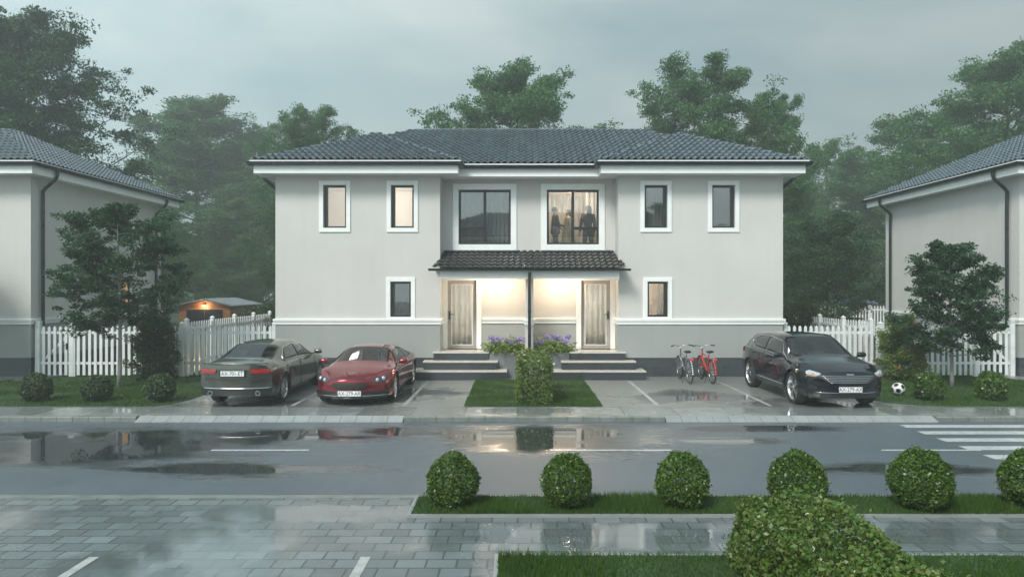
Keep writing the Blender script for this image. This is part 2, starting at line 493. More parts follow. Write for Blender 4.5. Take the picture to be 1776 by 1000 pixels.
# rooms behind the windows (open towards the street)
def room(x0, x1, y0, y1, z0, z1, mat):
    mb = MB()
    mb.quad((x0,y1,z0),(x1,y1,z0),(x1,y1,z1),(x0,y1,z1)); mb.quad((x0,y0,z0),(x0,y1,z0),(x0,y1,z1),(x0,y0,z1))
    mb.quad((x1,y1,z0),(x1,y0,z0),(x1,y0,z1),(x1,y1,z1)); mb.quad((x0,y0,z1),(x0,y1,z1),(x1,y1,z1),(x1,y0,z1)); mb.quad((x0,y1,z0),(x0,y0,z0),(x1,y0,z0),(x1,y1,z0))
    return mb.build('room', mat, house, recalc=False)
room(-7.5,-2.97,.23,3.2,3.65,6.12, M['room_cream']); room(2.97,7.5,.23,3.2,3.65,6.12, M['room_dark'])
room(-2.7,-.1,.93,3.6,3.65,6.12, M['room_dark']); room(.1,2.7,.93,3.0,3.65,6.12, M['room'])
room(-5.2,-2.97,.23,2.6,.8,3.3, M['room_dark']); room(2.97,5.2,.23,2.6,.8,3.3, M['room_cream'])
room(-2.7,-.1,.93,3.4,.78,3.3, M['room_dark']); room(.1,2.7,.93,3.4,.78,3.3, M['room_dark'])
# doors
M['lens'] = simple('warm_downlight', (.9,.8,.6), .4, .02, 5, emit=(1,.80,.55), estr=10)
for s in S:
    x0, x1 = sorted((s*1.66, s*2.58)); zb, zt = .79, 2.95; y = RC+.08
    mb = MB(); t = .115
    for a, b, c, d in frame_rects(x0, x1, zb, zt, t): mb.box(a, b, y, y+.06, c, d)
    d = mb.build('door', M['door'], house, bevel=.006)
    pb = MB()
    for a, b, c, e2 in frame_rects(x0+t, x1-t, zb+t, zt-t, .02): pb.box(a, b, y-.012, y+.02, c, e2)
    pb.build('glazing_bead', M['white'], d)
    pb = MB(); pb.quad((x0+t,y+.03,zb+t),(x1-t,y+.03,zb+t),(x1-t,y+.03,zt-t),(x0+t,y+.03,zt-t)); pb.build('door_glass', M['door_glass'], d)
    hx = x0+.065 if s < 0 else x1-.065
    hb = MB(); hb.box(hx-.022, hx+.022, y-.015, y-.001, 1.72, 1.98)
    hb.tube([(hx,y-.01,1.88),(hx,y-.06,1.88),(hx-s*.03,y-.065,1.88),(hx-s*.14,y-.065,1.88)], .011, 8)
    hb.build('handle', M['gutter'], d, smooth=40)
    fb = MB()
    for a, b, c, e2 in [(x0-.16,x0-.004,.79,3.05),(x1+.004,x1+.16,.79,3.05),(x0-.004,x1+.004,2.955,3.05)]:
        fb.box(max(a,-CXI+.003) if s<0 else a, min(b, CXI-.003) if s>0 else b, RC-.04, RC+.079, c, e2)
    fb.build('door_surround', M['white'], house, bevel=.006)
# canopy
cy0, cy1 = -.62, RC
rb = MB()
csl = (3.86-3.30)/(cy1-cy0)
tiled_plane(rb, [(-2.90,cy0),(2.90,cy0),(2.66,cy1),(-2.66,cy1)], (0,cy0), (1,0), (0,1), 3.30, csl, pitch=.185, row=.27, amp=.034, step=.034)
can = rb.build('canopy_roof', M['tile_dark'], house, smooth=35, recalc=False)
db = MB()
n_ = 40
for k in range(26):
    xx = -2.6+k*.205
    db.tube([(xx,cy1-.05,3.865),(xx,cy1-.06,3.90)], .07, 8)
db.build('canopy_ridge_tile', M['tile_dark'], can, smooth=50)
mb = MB(); mb.box(-2.88, 2.88, cy0+.03, -.003, 3.255, 3.285); mb.box(-CXI+.01, CXI-.01, -.003, RC-.003, 3.27, 3.30); 
mb.build('canopy_deck', M['anthracite'], house)
mb = MB(); GP = [(-.06,.055)] + [(-.06*math.cos(a), .055-.07*math.sin(a)) for a in [math.pi*i/8 for i in range(1,8)]] + [(.06,.055)]
vs = []; 
for xx in (-3.0, 3.0): vs += [(xx, cy0-.05+a, 3.235+b) for a, b in GP]
k = len(GP); mb.add(vs, [(i, i+1, k+i+1, k+i) for i in range(k-1)] + [(0, k-1, 2*k-1, k), tuple(range(k)), tuple(range(k, 2*k))])
mb.build('canopy_gutter', M['gutter'], house, smooth=40)
mb = MB(); mb.box(-2.69, 2.69, -.50, -.32, 2.985, 3.24)
for s in S:
    x0, x1 = sorted((s*2.69, s*2.53)); mb.box(x0, x1, -.319, -.003, 2.985, 3.24)
mb.box(-2.53, 2.53, -.318, RC-.003, 3.12, 3.16)
mb.build('canopy_beam', M['white'], house, bevel=.006)
mb = MB(); mb.box(-.12, .12, -.30, RC-.003, .75, 3.118); mb.build('porch_divider', M['stucco'], house)
mb = MB(); sweep(mb, [(-.12,RC-.07),(-.12,-.30),(.12,-.30),(.12,RC-.07)], [(-.003,1.60),(.03,1.60),(.035,1.70),(.05,1.71),(.05,1.77),(-.003,1.78)], closed=False)
mb.build('divider_band', M['white'], house)
mb = MB(); mb.tube([(.0,cy0-.05,3.19),(0,cy0-.05,3.08),(0,-.53,2.98),(0,-.52,.76)], .05, 10); mb.tube([(0,-.52,2.0),(0,-.52,2.05)], .062, 10); mb.tube([(0,-.52,1.5),(0,-.52,1.55)], .062, 10)
mb.build('downpipe', M['gutter'], house, smooth=40)
for s in S:
    mb = MB(); mb.lathe([(0,3.108),(.055,3.108),(.06,3.119)], 20, origin=(s*1.02,-.10,0)); mb.build('downlight', M['lens'], house)
# entrance steps
for s in S:
    rb = MB(); tb = MB()
    for k, (a, b, y0, zt) in enumerate([(.67,3.44,-.80,.27),(.95,3.19,-.50,.525),(1.22,2.93,-.20,.775)]):
        x0, x1 = sorted((s*a, s*b)); zb = (-.05,.2701,.5251)[k]
        rb.box(x0+.02, x1-.02, y0+.02, -.03 if k < 2 else RC-.003, zb, zt-.045)
        tb.box(x0, x1, y0, -.03 if k < 2 else RC-.002, zt-.0449, zt)
    st = rb.build('entrance_steps', M['slate_step'], house); tb.build('step_tread', M['tread'], st, bevel=.006)
mb = MB(); mb.box(-1.215, 1.215, -.15, -.03, -.05, .735); mb.box(-1.215, 1.215, -.029, RC-.003, -.05, .66)
mb.build('planter_wall', M['planter'], house, bevel=.01)
tag(house, 'wide pale two-storey duplex in the centre with tiled canopy over two lit front doors', 'house', 'matching duplex houses')
# neighbours
def neighbour(x, y, rz, label):
    c = copy_tree(house, None, skip=('pipe_clip',)); c.location = (x, y, 0); c.rotation_euler = (0,0,rz); c['label'] = label; return c
hl = neighbour(-22.68, 20.9, 0, 'pale neighbouring house cut by the left edge, its side wall behind the larger young tree')
hr = neighbour(23.13, 20.9, 0, 'pale neighbouring house cut by the right edge, behind the tree beside the football')
ho = neighbour(1.5, -5.2, math.pi, 'opposite house behind the viewer, seen only mirrored in the windows')
# lit side window of the left house
M['lit'] = simple('lit_blind', (.7,.55,.38), .8, .1, 6, emit=(1,.62,.32), estr=.35)
sx = WX
mb = MB()
for a, b, c, d in frame_rects(4.55, 5.25, 1.95, 3.05, .06): mb.box(sx-.01, sx+.05, a, b, c, d)
w = mb.build('window', M['anthracite'], hl)
mb = MB(); mb.box(sx+.002, sx+.008, 4.61, 5.19, 2.01, 2.99); mb.build('lit_blind', M['lit'], w)
mb = MB(); mb.quad((sx+.03,4.61,2.01),(sx+.03,5.19,2.01),(sx+.03,5.19,2.99),(sx+.03,4.61,2.99)); mb.build('pane', M['glass'], w)
mb = MB()
for a, b, c, d in frame_rects(4.42, 5.38, 1.82, 3.18, .13): mb.box(sx-.02, sx+.035, a, b, c, d)
mb.build('surround', M['white'], w)
# curtains (hang free inside the rooms)
def curtain(x0, x1, y, z0, z1, mat, label, amp=.035, waves=14):
    n = int(waves*8); mb = MB(); vs = []
    ph = random.random()*6
    for j in range(5):
        z = z0+(z1-z0)*j/4
        for i in range(n+1):
            tt = i/n
            vs.append((x0+(x1-x0)*tt, y+amp*math.sin(tt*waves*2*math.pi/2+ph+.5*math.sin(tt*9))*(1.1-.15*j), z))
    fs = [(j*(n+1)+i, j*(n+1)+i+1, (j+1)*(n+1)+i+1, (j+1)*(n+1)+i) for j in range(4) for i in range(n)]
    mb.add(vs, fs)
    o = mb.build('curtain', mat, None, smooth=True, recalc=False)
    md = o.modifiers.new('thick', 'SOLIDIFY'); md.thickness = .006
    o.location = (HX, HY, 0)
    tag(o, label, 'curtain'); return o
curtain(-2.2,-.6,RC+.45,3.75,5.95,M['curtain_grey'],'long grey voile curtain across the dark upper middle window',.03,24)
curtain(1.95,2.55,RC+1.5,3.70,5.95,M['curtain'],'cream curtain at the right of the lit upper room with people',.05,8)
curtain(.2,1.9,RC+2.15,3.70,5.95,M['curtain'],'cream curtain along the back wall of the lit upper room',.05,20)
curtain(3.75,4.2,.5,4.3,5.98,M['curtain_grey'],'grey curtain in the dark upper window right of the lit room',.03,8)
curtain(-4.2,-3.66,.5,1.6,3.05,M['curtain_grey'],'grey curtain in the small dark window beside the left door',.03,8)
curtain(4.0,4.35,.55,1.6,3.05,M['curtain'],'cream curtain in the small lit window beside the right door',.03,6)
curtain(-2.55,-1.7,RC+.3,.82,2.9,M['curtain'],'cream curtain behind the glass of the left front door',.03,10)
curtain(1.7,2.55,RC+.3,.82,2.9,M['curtain'],'cream curtain behind the glass of the right front door',.03,10)
# ------------------------------------------------------------------ ground materials
def wet(t, v, pud, dry_col, wet_col, rdry, rwet, h, hs, ior=1.5, hd=.01, ior2=2.3):
    """pud 0..1 puddle mask"""
    t.set(Base_Color=t.mix(pud, dry_col, wet_col), Roughness=t.math('ADD', t.math('MULTIPLY', t.math('SUBTRACT', 1.0, pud), rdry), rwet))
    t.set(IOR=t.maprange(pud, 0, 1, ior, ior2))
    b = t.bump(h, .4, hd); t.link(t.math('MULTIPLY', t.math('SUBTRACT', 1.0, pud), hs), b.inputs['Strength'])
def ellipse(t, v, cx, cy, rx, ry, warp, soft=.55):
    sx = t.node('ShaderNodeSeparateXYZ'); t.link(v, sx.inputs[0])
    a = t.math('DIVIDE', t.math('SUBTRACT', sx.outputs[0], cx), rx); b = t.math('DIVIDE', t.math('SUBTRACT', sx.outputs[1], cy), ry)
    d = t.math('SQRT', t.math('ADD', t.math('MULTIPLY', a, a), t.math('MULTIPLY', b, b)))
    d = t.math('ADD', d, t.math('MULTIPLY', t.math('SUBTRACT', warp, .5), 3.2))
    return t.maprange(d, 1-soft, 1+soft, 1, 0, True)
def mx(t, *xs):
    r = xs[0]
    for x in xs[1:]: r = t.math('MAXIMUM', r, x)
    return r
# asphalt
t = NT('wet_asphalt'); v = t.coords()
fine = t.noise(v, 220, 2); big = t.noise(v, .55, 4, .6); v2 = t.coords((.35,1,1)); wp = t.noise(v2, 1.1, 7, .62); mid_ = t.noise(v, 3.2, 5, .6)
pud = mx(t, ellipse(t, v, -8.2, 12.2, 3.6, 1.5, wp), ellipse(t, v, -4.4, 12.9, 2.2, .75, wp), ellipse(t, v, -4.6, 10.6, 1.7, .5, wp, .35), ellipse(t, v, -2.2, 13.4, 1.2, .55, wp),
         ellipse(t, v, .8, 12.9, 2.2, 1.2, wp, .5), ellipse(t, v, 3.8, 12.6, .9, .28, wp), ellipse(t, v, 5.1, 13.7, 1.7, .4, wp), ellipse(t, v, 6.0, 10.6, 1.3, .4, wp, .4), ellipse(t, v, -3.4, 9.1, 1.0, .2, wp))
c = t.ramp(big, [(.3, (.038,.058,.080)), (.7, (.068,.094,.120))]); c = t.mix(t.maprange(fine, .35, .65, 0, .55), c, (.15,.17,.185)); grit = t.noise(v, 48, 3, .7); c = t.mix(t.maprange(grit, .48, .72, 0, .5), c, (.16,.18,.195)); c = t.mix(t.maprange(grit, .28, .42, .5, 0), c, (.02,.025,.03))
c = t.mix(t.maprange(mid_, .55, .75, 0, .35), c, (.035,.042,.05))
wet(t, v, pud, c, (.030,.034,.038), .34, .03, fine, .55, 1.6, .006)
M['asphalt'] = t.mat
# block paving
def paving(name, bw, rh, puds, tone, off=(0,0,0), wetness=1):
    t = NT(name); v = t.coords(loc=off); v0 = t.coords()
    br = t.node('ShaderNodeTexBrick'); t.link(v, br.inputs['Vector']); br.offset = .5
    for k, val in (('Scale',1),('Brick Width',bw),('Row Height',rh),('Mortar Size',.010),('Mortar Smooth',.15),('Bias',0)): br.inputs[k].default_value = val
    br.inputs['Color1'].default_value = (*[c*.66 for c in tone],1); br.inputs['Color2'].default_value = (*[c*1.30 for c in tone],1); br.inputs['Mortar'].default_value = (.035,.042,.04,1)
    fine = t.noise(v0, 120, 3); big = t.noise(v0, .8, 5, .6); wp = t.noise(v0, 1.3, 6, .58)
    c = t.mix(t.maprange(big, .4, .7, 0, .45), br.outputs[0], tuple(x*.5 for x in tone))
    c = t.mix(t.maprange(fine, .4, .7, 0, .25), c, tuple(x*1.5 for x in tone))
    pud = ellipse(t, v0, *puds[0], wp)
    for p in puds[1:]: pud = mx(t, pud, ellipse(t, v0, *p, wp))
    h = t.math('ADD', t.math('MULTIPLY', br.outputs['Fac'], -1.0), t.math('MULTIPLY', fine, .25))
    wetc = t.mix(.45, c, tuple(x*.9 for x in tone))
    t.set(Base_Color=t.mix(pud, c, wetc))
    lo = t.maprange(big, .35, .7, .30*wetness, .12*wetness)
    t.set(Roughness=t.math('ADD', t.math('MULTIPLY', t.math('SUBTRACT', 1.0, pud), lo), .02), IOR=t.maprange(pud, 0, 1, 1.65, 3.4))
    b = t.bump(h, .5, .008); t.link(t.math('ADD', t.math('MULTIPLY', t.math('SUBTRACT', 1.0, pud), .75), .05), b.inputs['Strength'])
    return t.mat
M['paving'] = paving('wet_block_paving', .30, .213, [(-3.3,6.9,1.05,1.0),(-2.7,8.2,1.5,.35),(1.2,7.4,2.6,.45),(4.6,7.5,1.6,.35),(-6.2,7.9,.7,.4)], (.135,.16,.167))
M['pavement'] = paving('wet_pavement_slabs', 1.15, 1.3, [(-11.5,15.1,1.5,.6),(-8.2,15.2,1.2,.4),(-5.2,15.1,2,.5),(.4,15.1,1.6,.3),(7,15.1,2.2,.5),(11,15.1,1,.6)], (.22,.235,.23), (0,.05,0))
# driveway concrete
t = NT('wet_driveway_concrete'); v = t.coords(); big = t.noise(v, .6, 5, .6); sv = t.coords((.5,3,1)); st = t.noise(sv, 1.6, 5, .6); fine = t.noise(v, 150, 3); wp = t.noise(v, .8, 4)
c = t.ramp(st, [(.3, (.15,.165,.16)), (.7, (.23,.24,.23))]); c = t.mix(t.maprange(big, .4, .7, 0, .4), c, (.10,.115,.115)); c = t.mix(t.maprange(fine, .4, .7, 0, .3), c, (.30,.31,.30))
pud = mx(t, ellipse(t, v, -6.2, 15.6, 2.0, .8, wp), ellipse(t, v, 7.2, 15.6, 2.2, .8, wp), ellipse(t, v, 4.2, 17.0, 1.3, .8, wp, .5), ellipse(t, v, -2.4, 17.4, 1, .9, wp, .5))
wet(t, v, pud, c, (.10,.11,.11), .26, .05, fine, .35, 1.65, .006)
M['drive'] = t.mat
def kerb_mat(name, a, b):
    t = NT(name); v = t.coords(); f = t.noise(v, 3, 5, .6); g = t.node('ShaderNodeNewGeometry')
    c = t.mix(t.maprange(f, .4, .65, 0, .7), a, b); c = t.mix(t.maprange(g.outputs['Random Per Island'], 0, 1, 0, .3), c, tuple(x*.7 for x in a))
    t.set(Base_Color=c, Roughness=.35); t.bump(t.noise(v, 90, 3), .3, .006); return t.mat
M['kerb'] = kerb_mat('mossy_kerb_stone', (.20,.215,.205), (.10,.13,.10))
M['kerb_pale'] = kerb_mat('pale_drop_kerb', (.27,.29,.29), (.20,.22,.22))
t = NT('road_paint'); v = t.coords(); f = t.noise(v, 9, 6, .7); c = t.mix(t.maprange(f, .5, .72, 0, .75), (.46,.49,.50), (.12,.13,.14)); t.set(Base_Color=c, Roughness=.3); M['paint'] = t.mat
t = NT('faint_bay_paint'); v = t.coords(); f = t.noise(v, 6, 6, .7); c = t.mix(t.maprange(f, .4, .65, .25, .95), (.48,.50,.49), (.22,.235,.23)); t.set(Base_Color=c, Roughness=.3); M['paint_faint'] = t.mat
M['soil'] = simple('damp_soil_ground', (.035,.045,.028), .9, .3, 1.2, bump=.4, bscale=20)
M['turf'] = simple('turf_base', (.030,.058,.022), .9, .35, 2.2, bump=.4, bscale=60)

def sheet(name, x0, x1, y0, y1, z, mat, kind='structure', thick=0):
    mb = MB()
    if thick: mb.box(x0, x1, y0, y1, z-thick, z)
    else: mb.quad((x0,y0,z),(x1,y0,z),(x1,y1,z),(x0,y1,z))
    o = mb.build(name, mat, None); o['kind'] = kind; return o
sheet('ground', -160, 160, -110, 160, -.30, M['soil'])
sheet('road', -80, 80, 8.93, 14.36, -.10, M['asphalt'], thick=.15)
DX0, DX1 = -7.95, 8.60
sheet('pavement', -80, 80, 14.50, 15.60, 0, M['pavement'], thick=.25)
sheet('driveway', DX0, DX1, 15.601, 21.7, 0, M['drive'], thick=.25)
# front lawns with rounded corners into the drive
def poly_sheet(name, pts, z, mat, thick, kind='structure'):
    mb = MB(); n = len(pts)
    vs = [(x,y,z) for x,y in pts]+[(x,y,z-thick) for x,y in pts]
    mb.add(vs, [tuple(range(n)), tuple(range(2*n-1, n-1, -1))]+[(i,(i+1)%n,n+(i+1)%n,n+i) for i in range(n)])
    o = mb.build(name, mat); o['kind'] = kind; return o
LAWN_L = [(-60,15.602),(-8.35,15.602),(-8.10,15.9),(-7.952,16.7),(-7.952,20.86),(-14.2,20.86),(-14.2,19.9),(-60,19.9)]
LAWN_R = [(60,15.602),(60,19.9),(14.7,19.9),(14.7,20.86),(8.602,20.86),(8.602,16.7),(8.78,16.15),(9.3,15.75),(9.9,15.602)]
poly_sheet('lawn', LAWN_L, .012, M['turf'], .25); poly_sheet('lawn', LAWN_R, .012, M['turf'], .25)
sheet('path', -60, -14.201, 19.901, 21.5, .008, M['drive'], thick=.25); sheet('path', 14.701, 60, 19.901, 21.5, .008, M['drive'], thick=.25)
poly_sheet('pavement', [(-7.951,15.602),(-7.951,16.69),(-8.10,15.9),(-8.35,15.602)][::-1], -.002, M['drive'], .2)
poly_sheet('pavement', [(8.601,15.602),(9.9,15.602),(9.3,15.75),(8.78,16.15),(8.601,16.69)][::-1], -.002, M['drive'], .2)
sheet('garden', -120, 120, 21.71, 150, -.03, M['turf'], thick=.2)
sheet('lawn', -1.22, 1.93, 15.62, 20.08, .016, M['turf'], thick=.01)
# near side
sheet('pavement', -80, 80, -1.0, 8.80, 0, M['paving'], thick=.3)
sheet('lawn', -1.26, 80, 8.09, 8.78, .03, M['turf'], thick=.025)
sheet('lawn', -.18, 80, -1.0, 6.83, .03, M['turf'], thick=.025)
mb = MB(); mb.box(-1.31,-1.265,8.05,8.80,.0005,.035); mb.box(-1.264,80,8.05,8.085,.0005,.035); mb.box(-.23,-.185,-1.0,6.87,.0005,.035); mb.box(-.184,80,6.835,6.87,.0005,.035)
o = mb.build('lawn_edging', M['kerb_pale']); o['kind'] = 'structure'
# kerbs
def kerb(name, x0, x1, raised, mat):
    mb = MB(); n = max(1, round((x1-x0)/.335)); w = (x1-x0)/n
    for i in range(n):
        a, b = x0+i*w+.004, x0+(i+1)*w-.004
        if raised:
            vs = [(a,14.352,-.2),(b,14.352,-.2),(b,14.498,-.2),(a,14.498,-.2),(a,14.352,-.012),(b,14.352,-.012),(b,14.375,.008),(a,14.375,.008),(b,14.498,.008),(a,14.498,.008)]
            mb.add(vs, [(0,1,5,4),(4,5,6,7),(7,6,8,9),(0,4,7,9,3),(1,2,8,6,5),(2,3,9,8)])
        else:
            vs = [(a,14.27,-.2),(b,14.27,-.2),(b,14.498,-.2),(a,14.498,-.2),(a,14.27,-.088),(b,14.27,-.088),(b,14.498,.004),(a,14.498,.004)]
            mb.add(vs, [(0,1,5,4),(4,5,6,7),(0,4,7,3),(1,2,6,5),(2,3,7,6)])
    o = mb.build(name, mat); o['kind'] = 'structure'; return o
kerb('kerb', -30, -8.03, True, M['kerb']); kerb('drop_kerb', -8.02, -2.41, False, M['kerb_pale']); kerb('kerb', -2.40, 3.10, True, M['kerb'])
kerb('drop_kerb', 3.11, 8.80, False, M['kerb_pale']); kerb('kerb', 8.81, 30, True, M['kerb'])
sheet('kerb', -80, 80, 8.801, 8.929, .004, M['kerb'], thick=.2)
# painted markings
def line(name, quads, mat, z):
    mb = MB()
    for a, b, c, d in quads: mb.quad((a,c,z),(b,c,z),(b,d,z),(a,d,z))
    o = mb.build(name, mat); o['kind'] = 'structure'; return o
line('lane_marking', [(-11.6,-9.9,11.78,11.87),(-5.31,-3.62,11.78,11.87),(.55,2.66,11.78,11.87),(6.3,8.02,11.78,11.87),(12.2,13.9,11.78,11.87)], M['paint'], -.096)
line('zebra_crossing', [(7.82,11.4,y-.15,y+.15) for y in (13.87,13.25,12.62,11.98,11.34,10.70,10.06,9.42)], M['paint'], -.0955)
line('bay_marking', [(x-.05,x+.05,15.7,20.0) for x in (-2.62,3.24,5.82,-5.2)], M['paint_faint'], .004)
line('bay_marking', [(x-.05,x+.05,2.0,6.87) for x in (-4.26,-1.53,-6.99,-9.7)], M['paint_faint'], .004)

# ------------------------------------------------------------------ grass
M['grass'] = leaf_mat('grass_blades', [(.036,.085,.012),(.058,.125,.018),(.085,.160,.026),(.048,.105,.018)], .6, .15)
def grass(name, poly, dens, h, z, label, w=.007, seed=1):
    r = np.random.default_rng(seed); xs = np.array(poly); 
    x0, y0 = xs.min(0); x1, y1 = xs.max(0)
    n = int((x1-x0)*(y1-y0)*dens); p = np.stack([r.uniform(x0,x1,n), r.uniform(y0,y1,n)], 1)
    ins = np.zeros(n, bool); m = len(poly)
    for i in range(m):
        ax, ay = poly[i]; bx, by = poly[(i+1)%m]
        if ay == by: continue
        c = ((ay > p[:,1]) != (by > p[:,1])) & (p[:,0] < (bx-ax)*(p[:,1]-ay)/(by-ay)+ax)
        ins ^= c
    p = p[ins]; n = len(p)
    patch = .75+.5*np.sin(p[:,0]*2.1+np.sin(p[:,1]*1.7)*2)*np.sin(p[:,1]*2.6+1.3*np.sin(p[:,0]*.9))
    hh = h*r.uniform(.45,1.15,n)*np.clip(patch,.55,1.2); a = r.uniform(0,2*np.pi,n); lean = r.uniform(0,.7,n)*hh; la = r.uniform(0,2*np.pi,n)
    ww = w*r.uniform(.6,1.3,n)
    b0 = np.stack([p[:,0]-np.cos(a)*ww, p[:,1]-np.sin(a)*ww, np.full(n,z)],1); b1 = np.stack([p[:,0]+np.cos(a)*ww, p[:,1]+np.sin(a)*ww, np.full(n,z)],1)
    tp = np.stack([p[:,0]+np.cos(la)*lean, p[:,1]+np.sin(la)*lean, z+hh],1)
    V = np.concatenate([b0,b1,tp]); F = np.stack([np.arange(n),np.arange(n)+n,np.arange(n)+2*n],1)
    o = link(name, mesh_np(name, V, F, M['grass'])); tag(o, label, 'grass', kind='stuff'); return o
def rect(x0,x1,y0,y1): return [(x0,y0),(x1,y0),(x1,y1),(x0,y1)]
grass('grass', rect(-1.27,9.5,8.07,8.80), 5200, .085, .02, 'narrow strip of grass under the row of ball bushes', .0055, 1)
grass('grass', rect(-.19,7,4.9,6.85), 4200, .085, .02, 'grass along the bottom edge beside the foreground hedge', .0055, 2)
grass('grass', [(max(x,-17),y) for x,y in LAWN_L], 1500, .07, .0, 'front lawn at the left under the larger young tree', .009, 3)
grass('grass', [(min(x,17.5),y) for x,y in LAWN_R], 1500, .07, .0, 'front lawn at the right with the football on it', .009, 4)
grass('grass', rect(-1.24,1.95,15.6,20.08), 2200, .055, .01, 'small lawn around the tall hedge between the two drives', .008, 5)
# ------------------------------------------------------------------ leaves and trees
def leaves_mesh(name, P, size, mat, r, up=.5, aspect=.55, outward=None, sizevar=.4):
    n = len(P)
    nrm = r.normal(size=(n,3)); nrm[:,2] += up*2
    if outward is not None: nrm = nrm*.95 + outward*.9
    nrm /= np.linalg.norm(nrm,axis=1,keepdims=True)+1e-9
    a = r.normal(size=(n,3)); a -= nrm*(a*nrm).sum(1,keepdims=True); a /= np.linalg.norm(a,axis=1,keepdims=True)+1e-9
    b = np.cross(nrm, a)
    s = (size*r.uniform(1-sizevar,1+sizevar,n))[:,None]
    V = np.concatenate([P-a*s*.5, P+b*s*aspect*.5+nrm*s*.06, P+a*s*.5, P-b*s*aspect*.5+nrm*s*.06])
    i = np.arange(n); F = np.stack([i,i+n,i+2*n,i+3*n],1)
    return mesh_np(name, V, F, mat)

M['bark'] = simple('grey_brown_bark', (.075,.065,.052), .9, .3, 9, bump=.6, bscale=25)
M['bark_pale'] = simple('pale_young_bark', (.26,.26,.235), .8, .2, 9, bump=.3, bscale=40)
M['leaf_far'] = leaf_mat('far_tree_leaves', [(.045,.120,.040),(.075,.175,.050),(.120,.235,.070),(.058,.140,.058)], .55, .3)  # greens lightened so distant crowns carry the mist's brightness in their own colour
M['leaf_dark'] = leaf_mat('dark_tree_leaves', [(.022,.062,.026),(.038,.095,.036),(.058,.125,.046)], .5, .35)
M['leaf_young'] = leaf_mat('young_tree_leaves', [(.024,.068,.030),(.040,.100,.042),(.060,.135,.054)], .45, .4)
M['leaf_box'] = leaf_mat('box_bush_leaves', [(.030,.080,.008),(.070,.150,.014),(.135,.220,.026),(.050,.105,.012)], .30, .45)
M['leaf_hedge'] = leaf_mat('hedge_leaves', [(.040,.095,.014),(.095,.185,.028),(.185,.270,.065),(.160,.165,.032)], .28, .5)
M['leaf_shrub'] = leaf_mat('shrub_leaves', [(.10,.18,.035),(.165,.255,.05),(.235,.29,.08)], .45, .4)
M['leaf_shrub_dark'] = leaf_mat('dark_shrub_leaves', [(.032,.068,.022),(.055,.100,.030),(.08,.125,.042)], .45, .4)
M['flower_orange'] = leaf_mat('coral_petals', [(.45,.14,.08),(.60,.24,.16),(.5,.2,.1)], .5, .2)
M['flower_violet'] = leaf_mat('lilac_petals', [(.28,.22,.55),(.38,.30,.66),(.46,.40,.72)], .5, .2)

def tree_meshes(seed, H, clear, RX, prof, n_limb, n_sub, per, leaf, mats, trunk_r, spread=.75, flat=.5, up=.35, gap=.9):
    """trunk with limbs + crown of leaf clusters. prof(t): relative radius at crown height t"""
    r = np.random.default_rng(seed)
    tb = MB()
    def wob(z): return Vector((.12*math.sin(z*.7+seed)*H/15, .12*math.cos(z*.6+seed*2)*H/15, z))
    tb.tube([wob(H*.93*i/10) for i in range(11)], [trunk_r*(1-.9*(i/10)**.8)+.006 for i in range(11)], 8)
    C = []
    ga = r.uniform(0, 6.28)
    for k in range(n_limb):
        f = (k+.5)/n_limb
        th = ga + k*2.399963 + r.normal()*.25
        zt = clear + (H-clear)*(f**.85)            # tip height
        rad = RX*prof((zt-clear)/(H-clear))*r.uniform(.62,1.12)
        zs = max(clear*.75, zt - rad*r.uniform(.35,.75))
        s = wob(min(zs, H*.9)); tip = Vector((math.cos(th)*rad, math.sin(th)*rad, zt))
        midp = s.lerp(tip, .5) + Vector((0,0,-rad*.06)) + Vector(r.normal(size=3))*rad*.05
        lr = trunk_r*.38*(1-f*.6)
        tb.tube([s, s.lerp(midp,.55), midp, midp.lerp(tip,.6), tip], [lr, lr*.8, lr*.55, lr*.35, .006], 5)
        for q in range(n_sub):
            g = r.uniform(.30,1.03)
            base = s.lerp(midp, g*2) if g < .5 else midp.lerp(tip, (g-.5)*2)
            off = Vector(r.normal(size=3)); off.z = off.z*.55+.15
            d = off.normalized()*rad*r.uniform(.12,.42)*(1.15-.5*g) + (tip-s).normalized()*rad*.10
            e = base + d
            if q % 2 == 0: tb.tube([base, base.lerp(e,.5)+Vector((0,0,.03)), e], [lr*.3, lr*.18, .004], 4)
            C.append(((e.x,e.y,e.z), rad))
        C.append(((tip.x,tip.y,tip.z), rad))
    Cc = np.array([c[0] for c in C]); 
    csz = leaf*spread*r.uniform(1.5,3.4,len(Cc))
    npc = r.poisson(per, len(Cc))
    idx = np.repeat(np.arange(len(Cc)), npc)
    off = r.normal(size=(len(idx),3)); off /= np.linalg.norm(off,axis=1,keepdims=True); off *= (1.75*r.uniform(0,1,len(idx))**.45)[:,None]; off[:,2] *= flat
    P = Cc[idx] + off*csz[idx][:,None]
    crown = leaves_mesh('crown', P, leaf, mats, r, up)
    tm = bpy.data.meshes.new('trunk'); tm.from_pydata(tb.v, [], tb.f); tm.shade_smooth()
    return tm, crown
def put_tree(meshes, bark, loc, rz, sc, label, group=None, name='tree', cat='tree'):
    root = empty(name, loc, rz); root.scale = sc if isinstance(sc, tuple) else (sc,)*3
    tm, cm = meshes
    if not tm.materials: tm.materials.append(bark)
    link('trunk', tm, root); link('crown', cm, root)
    tag(root, label, cat, group); return root
round_ = lambda t: (max(0, 1-((t-.42)/.60)**2))**.5*.95+.08
broad = lambda t: (max(0, 1-((t-.35)/.68)**2))**.6+.06
full = lambda t: (1-t)**.55*.95+.10 if t > .25 else .55+1.3*t
cone_ = lambda t: (1-t)**.8*.9+.12 if t > .2 else .5+1.6*t
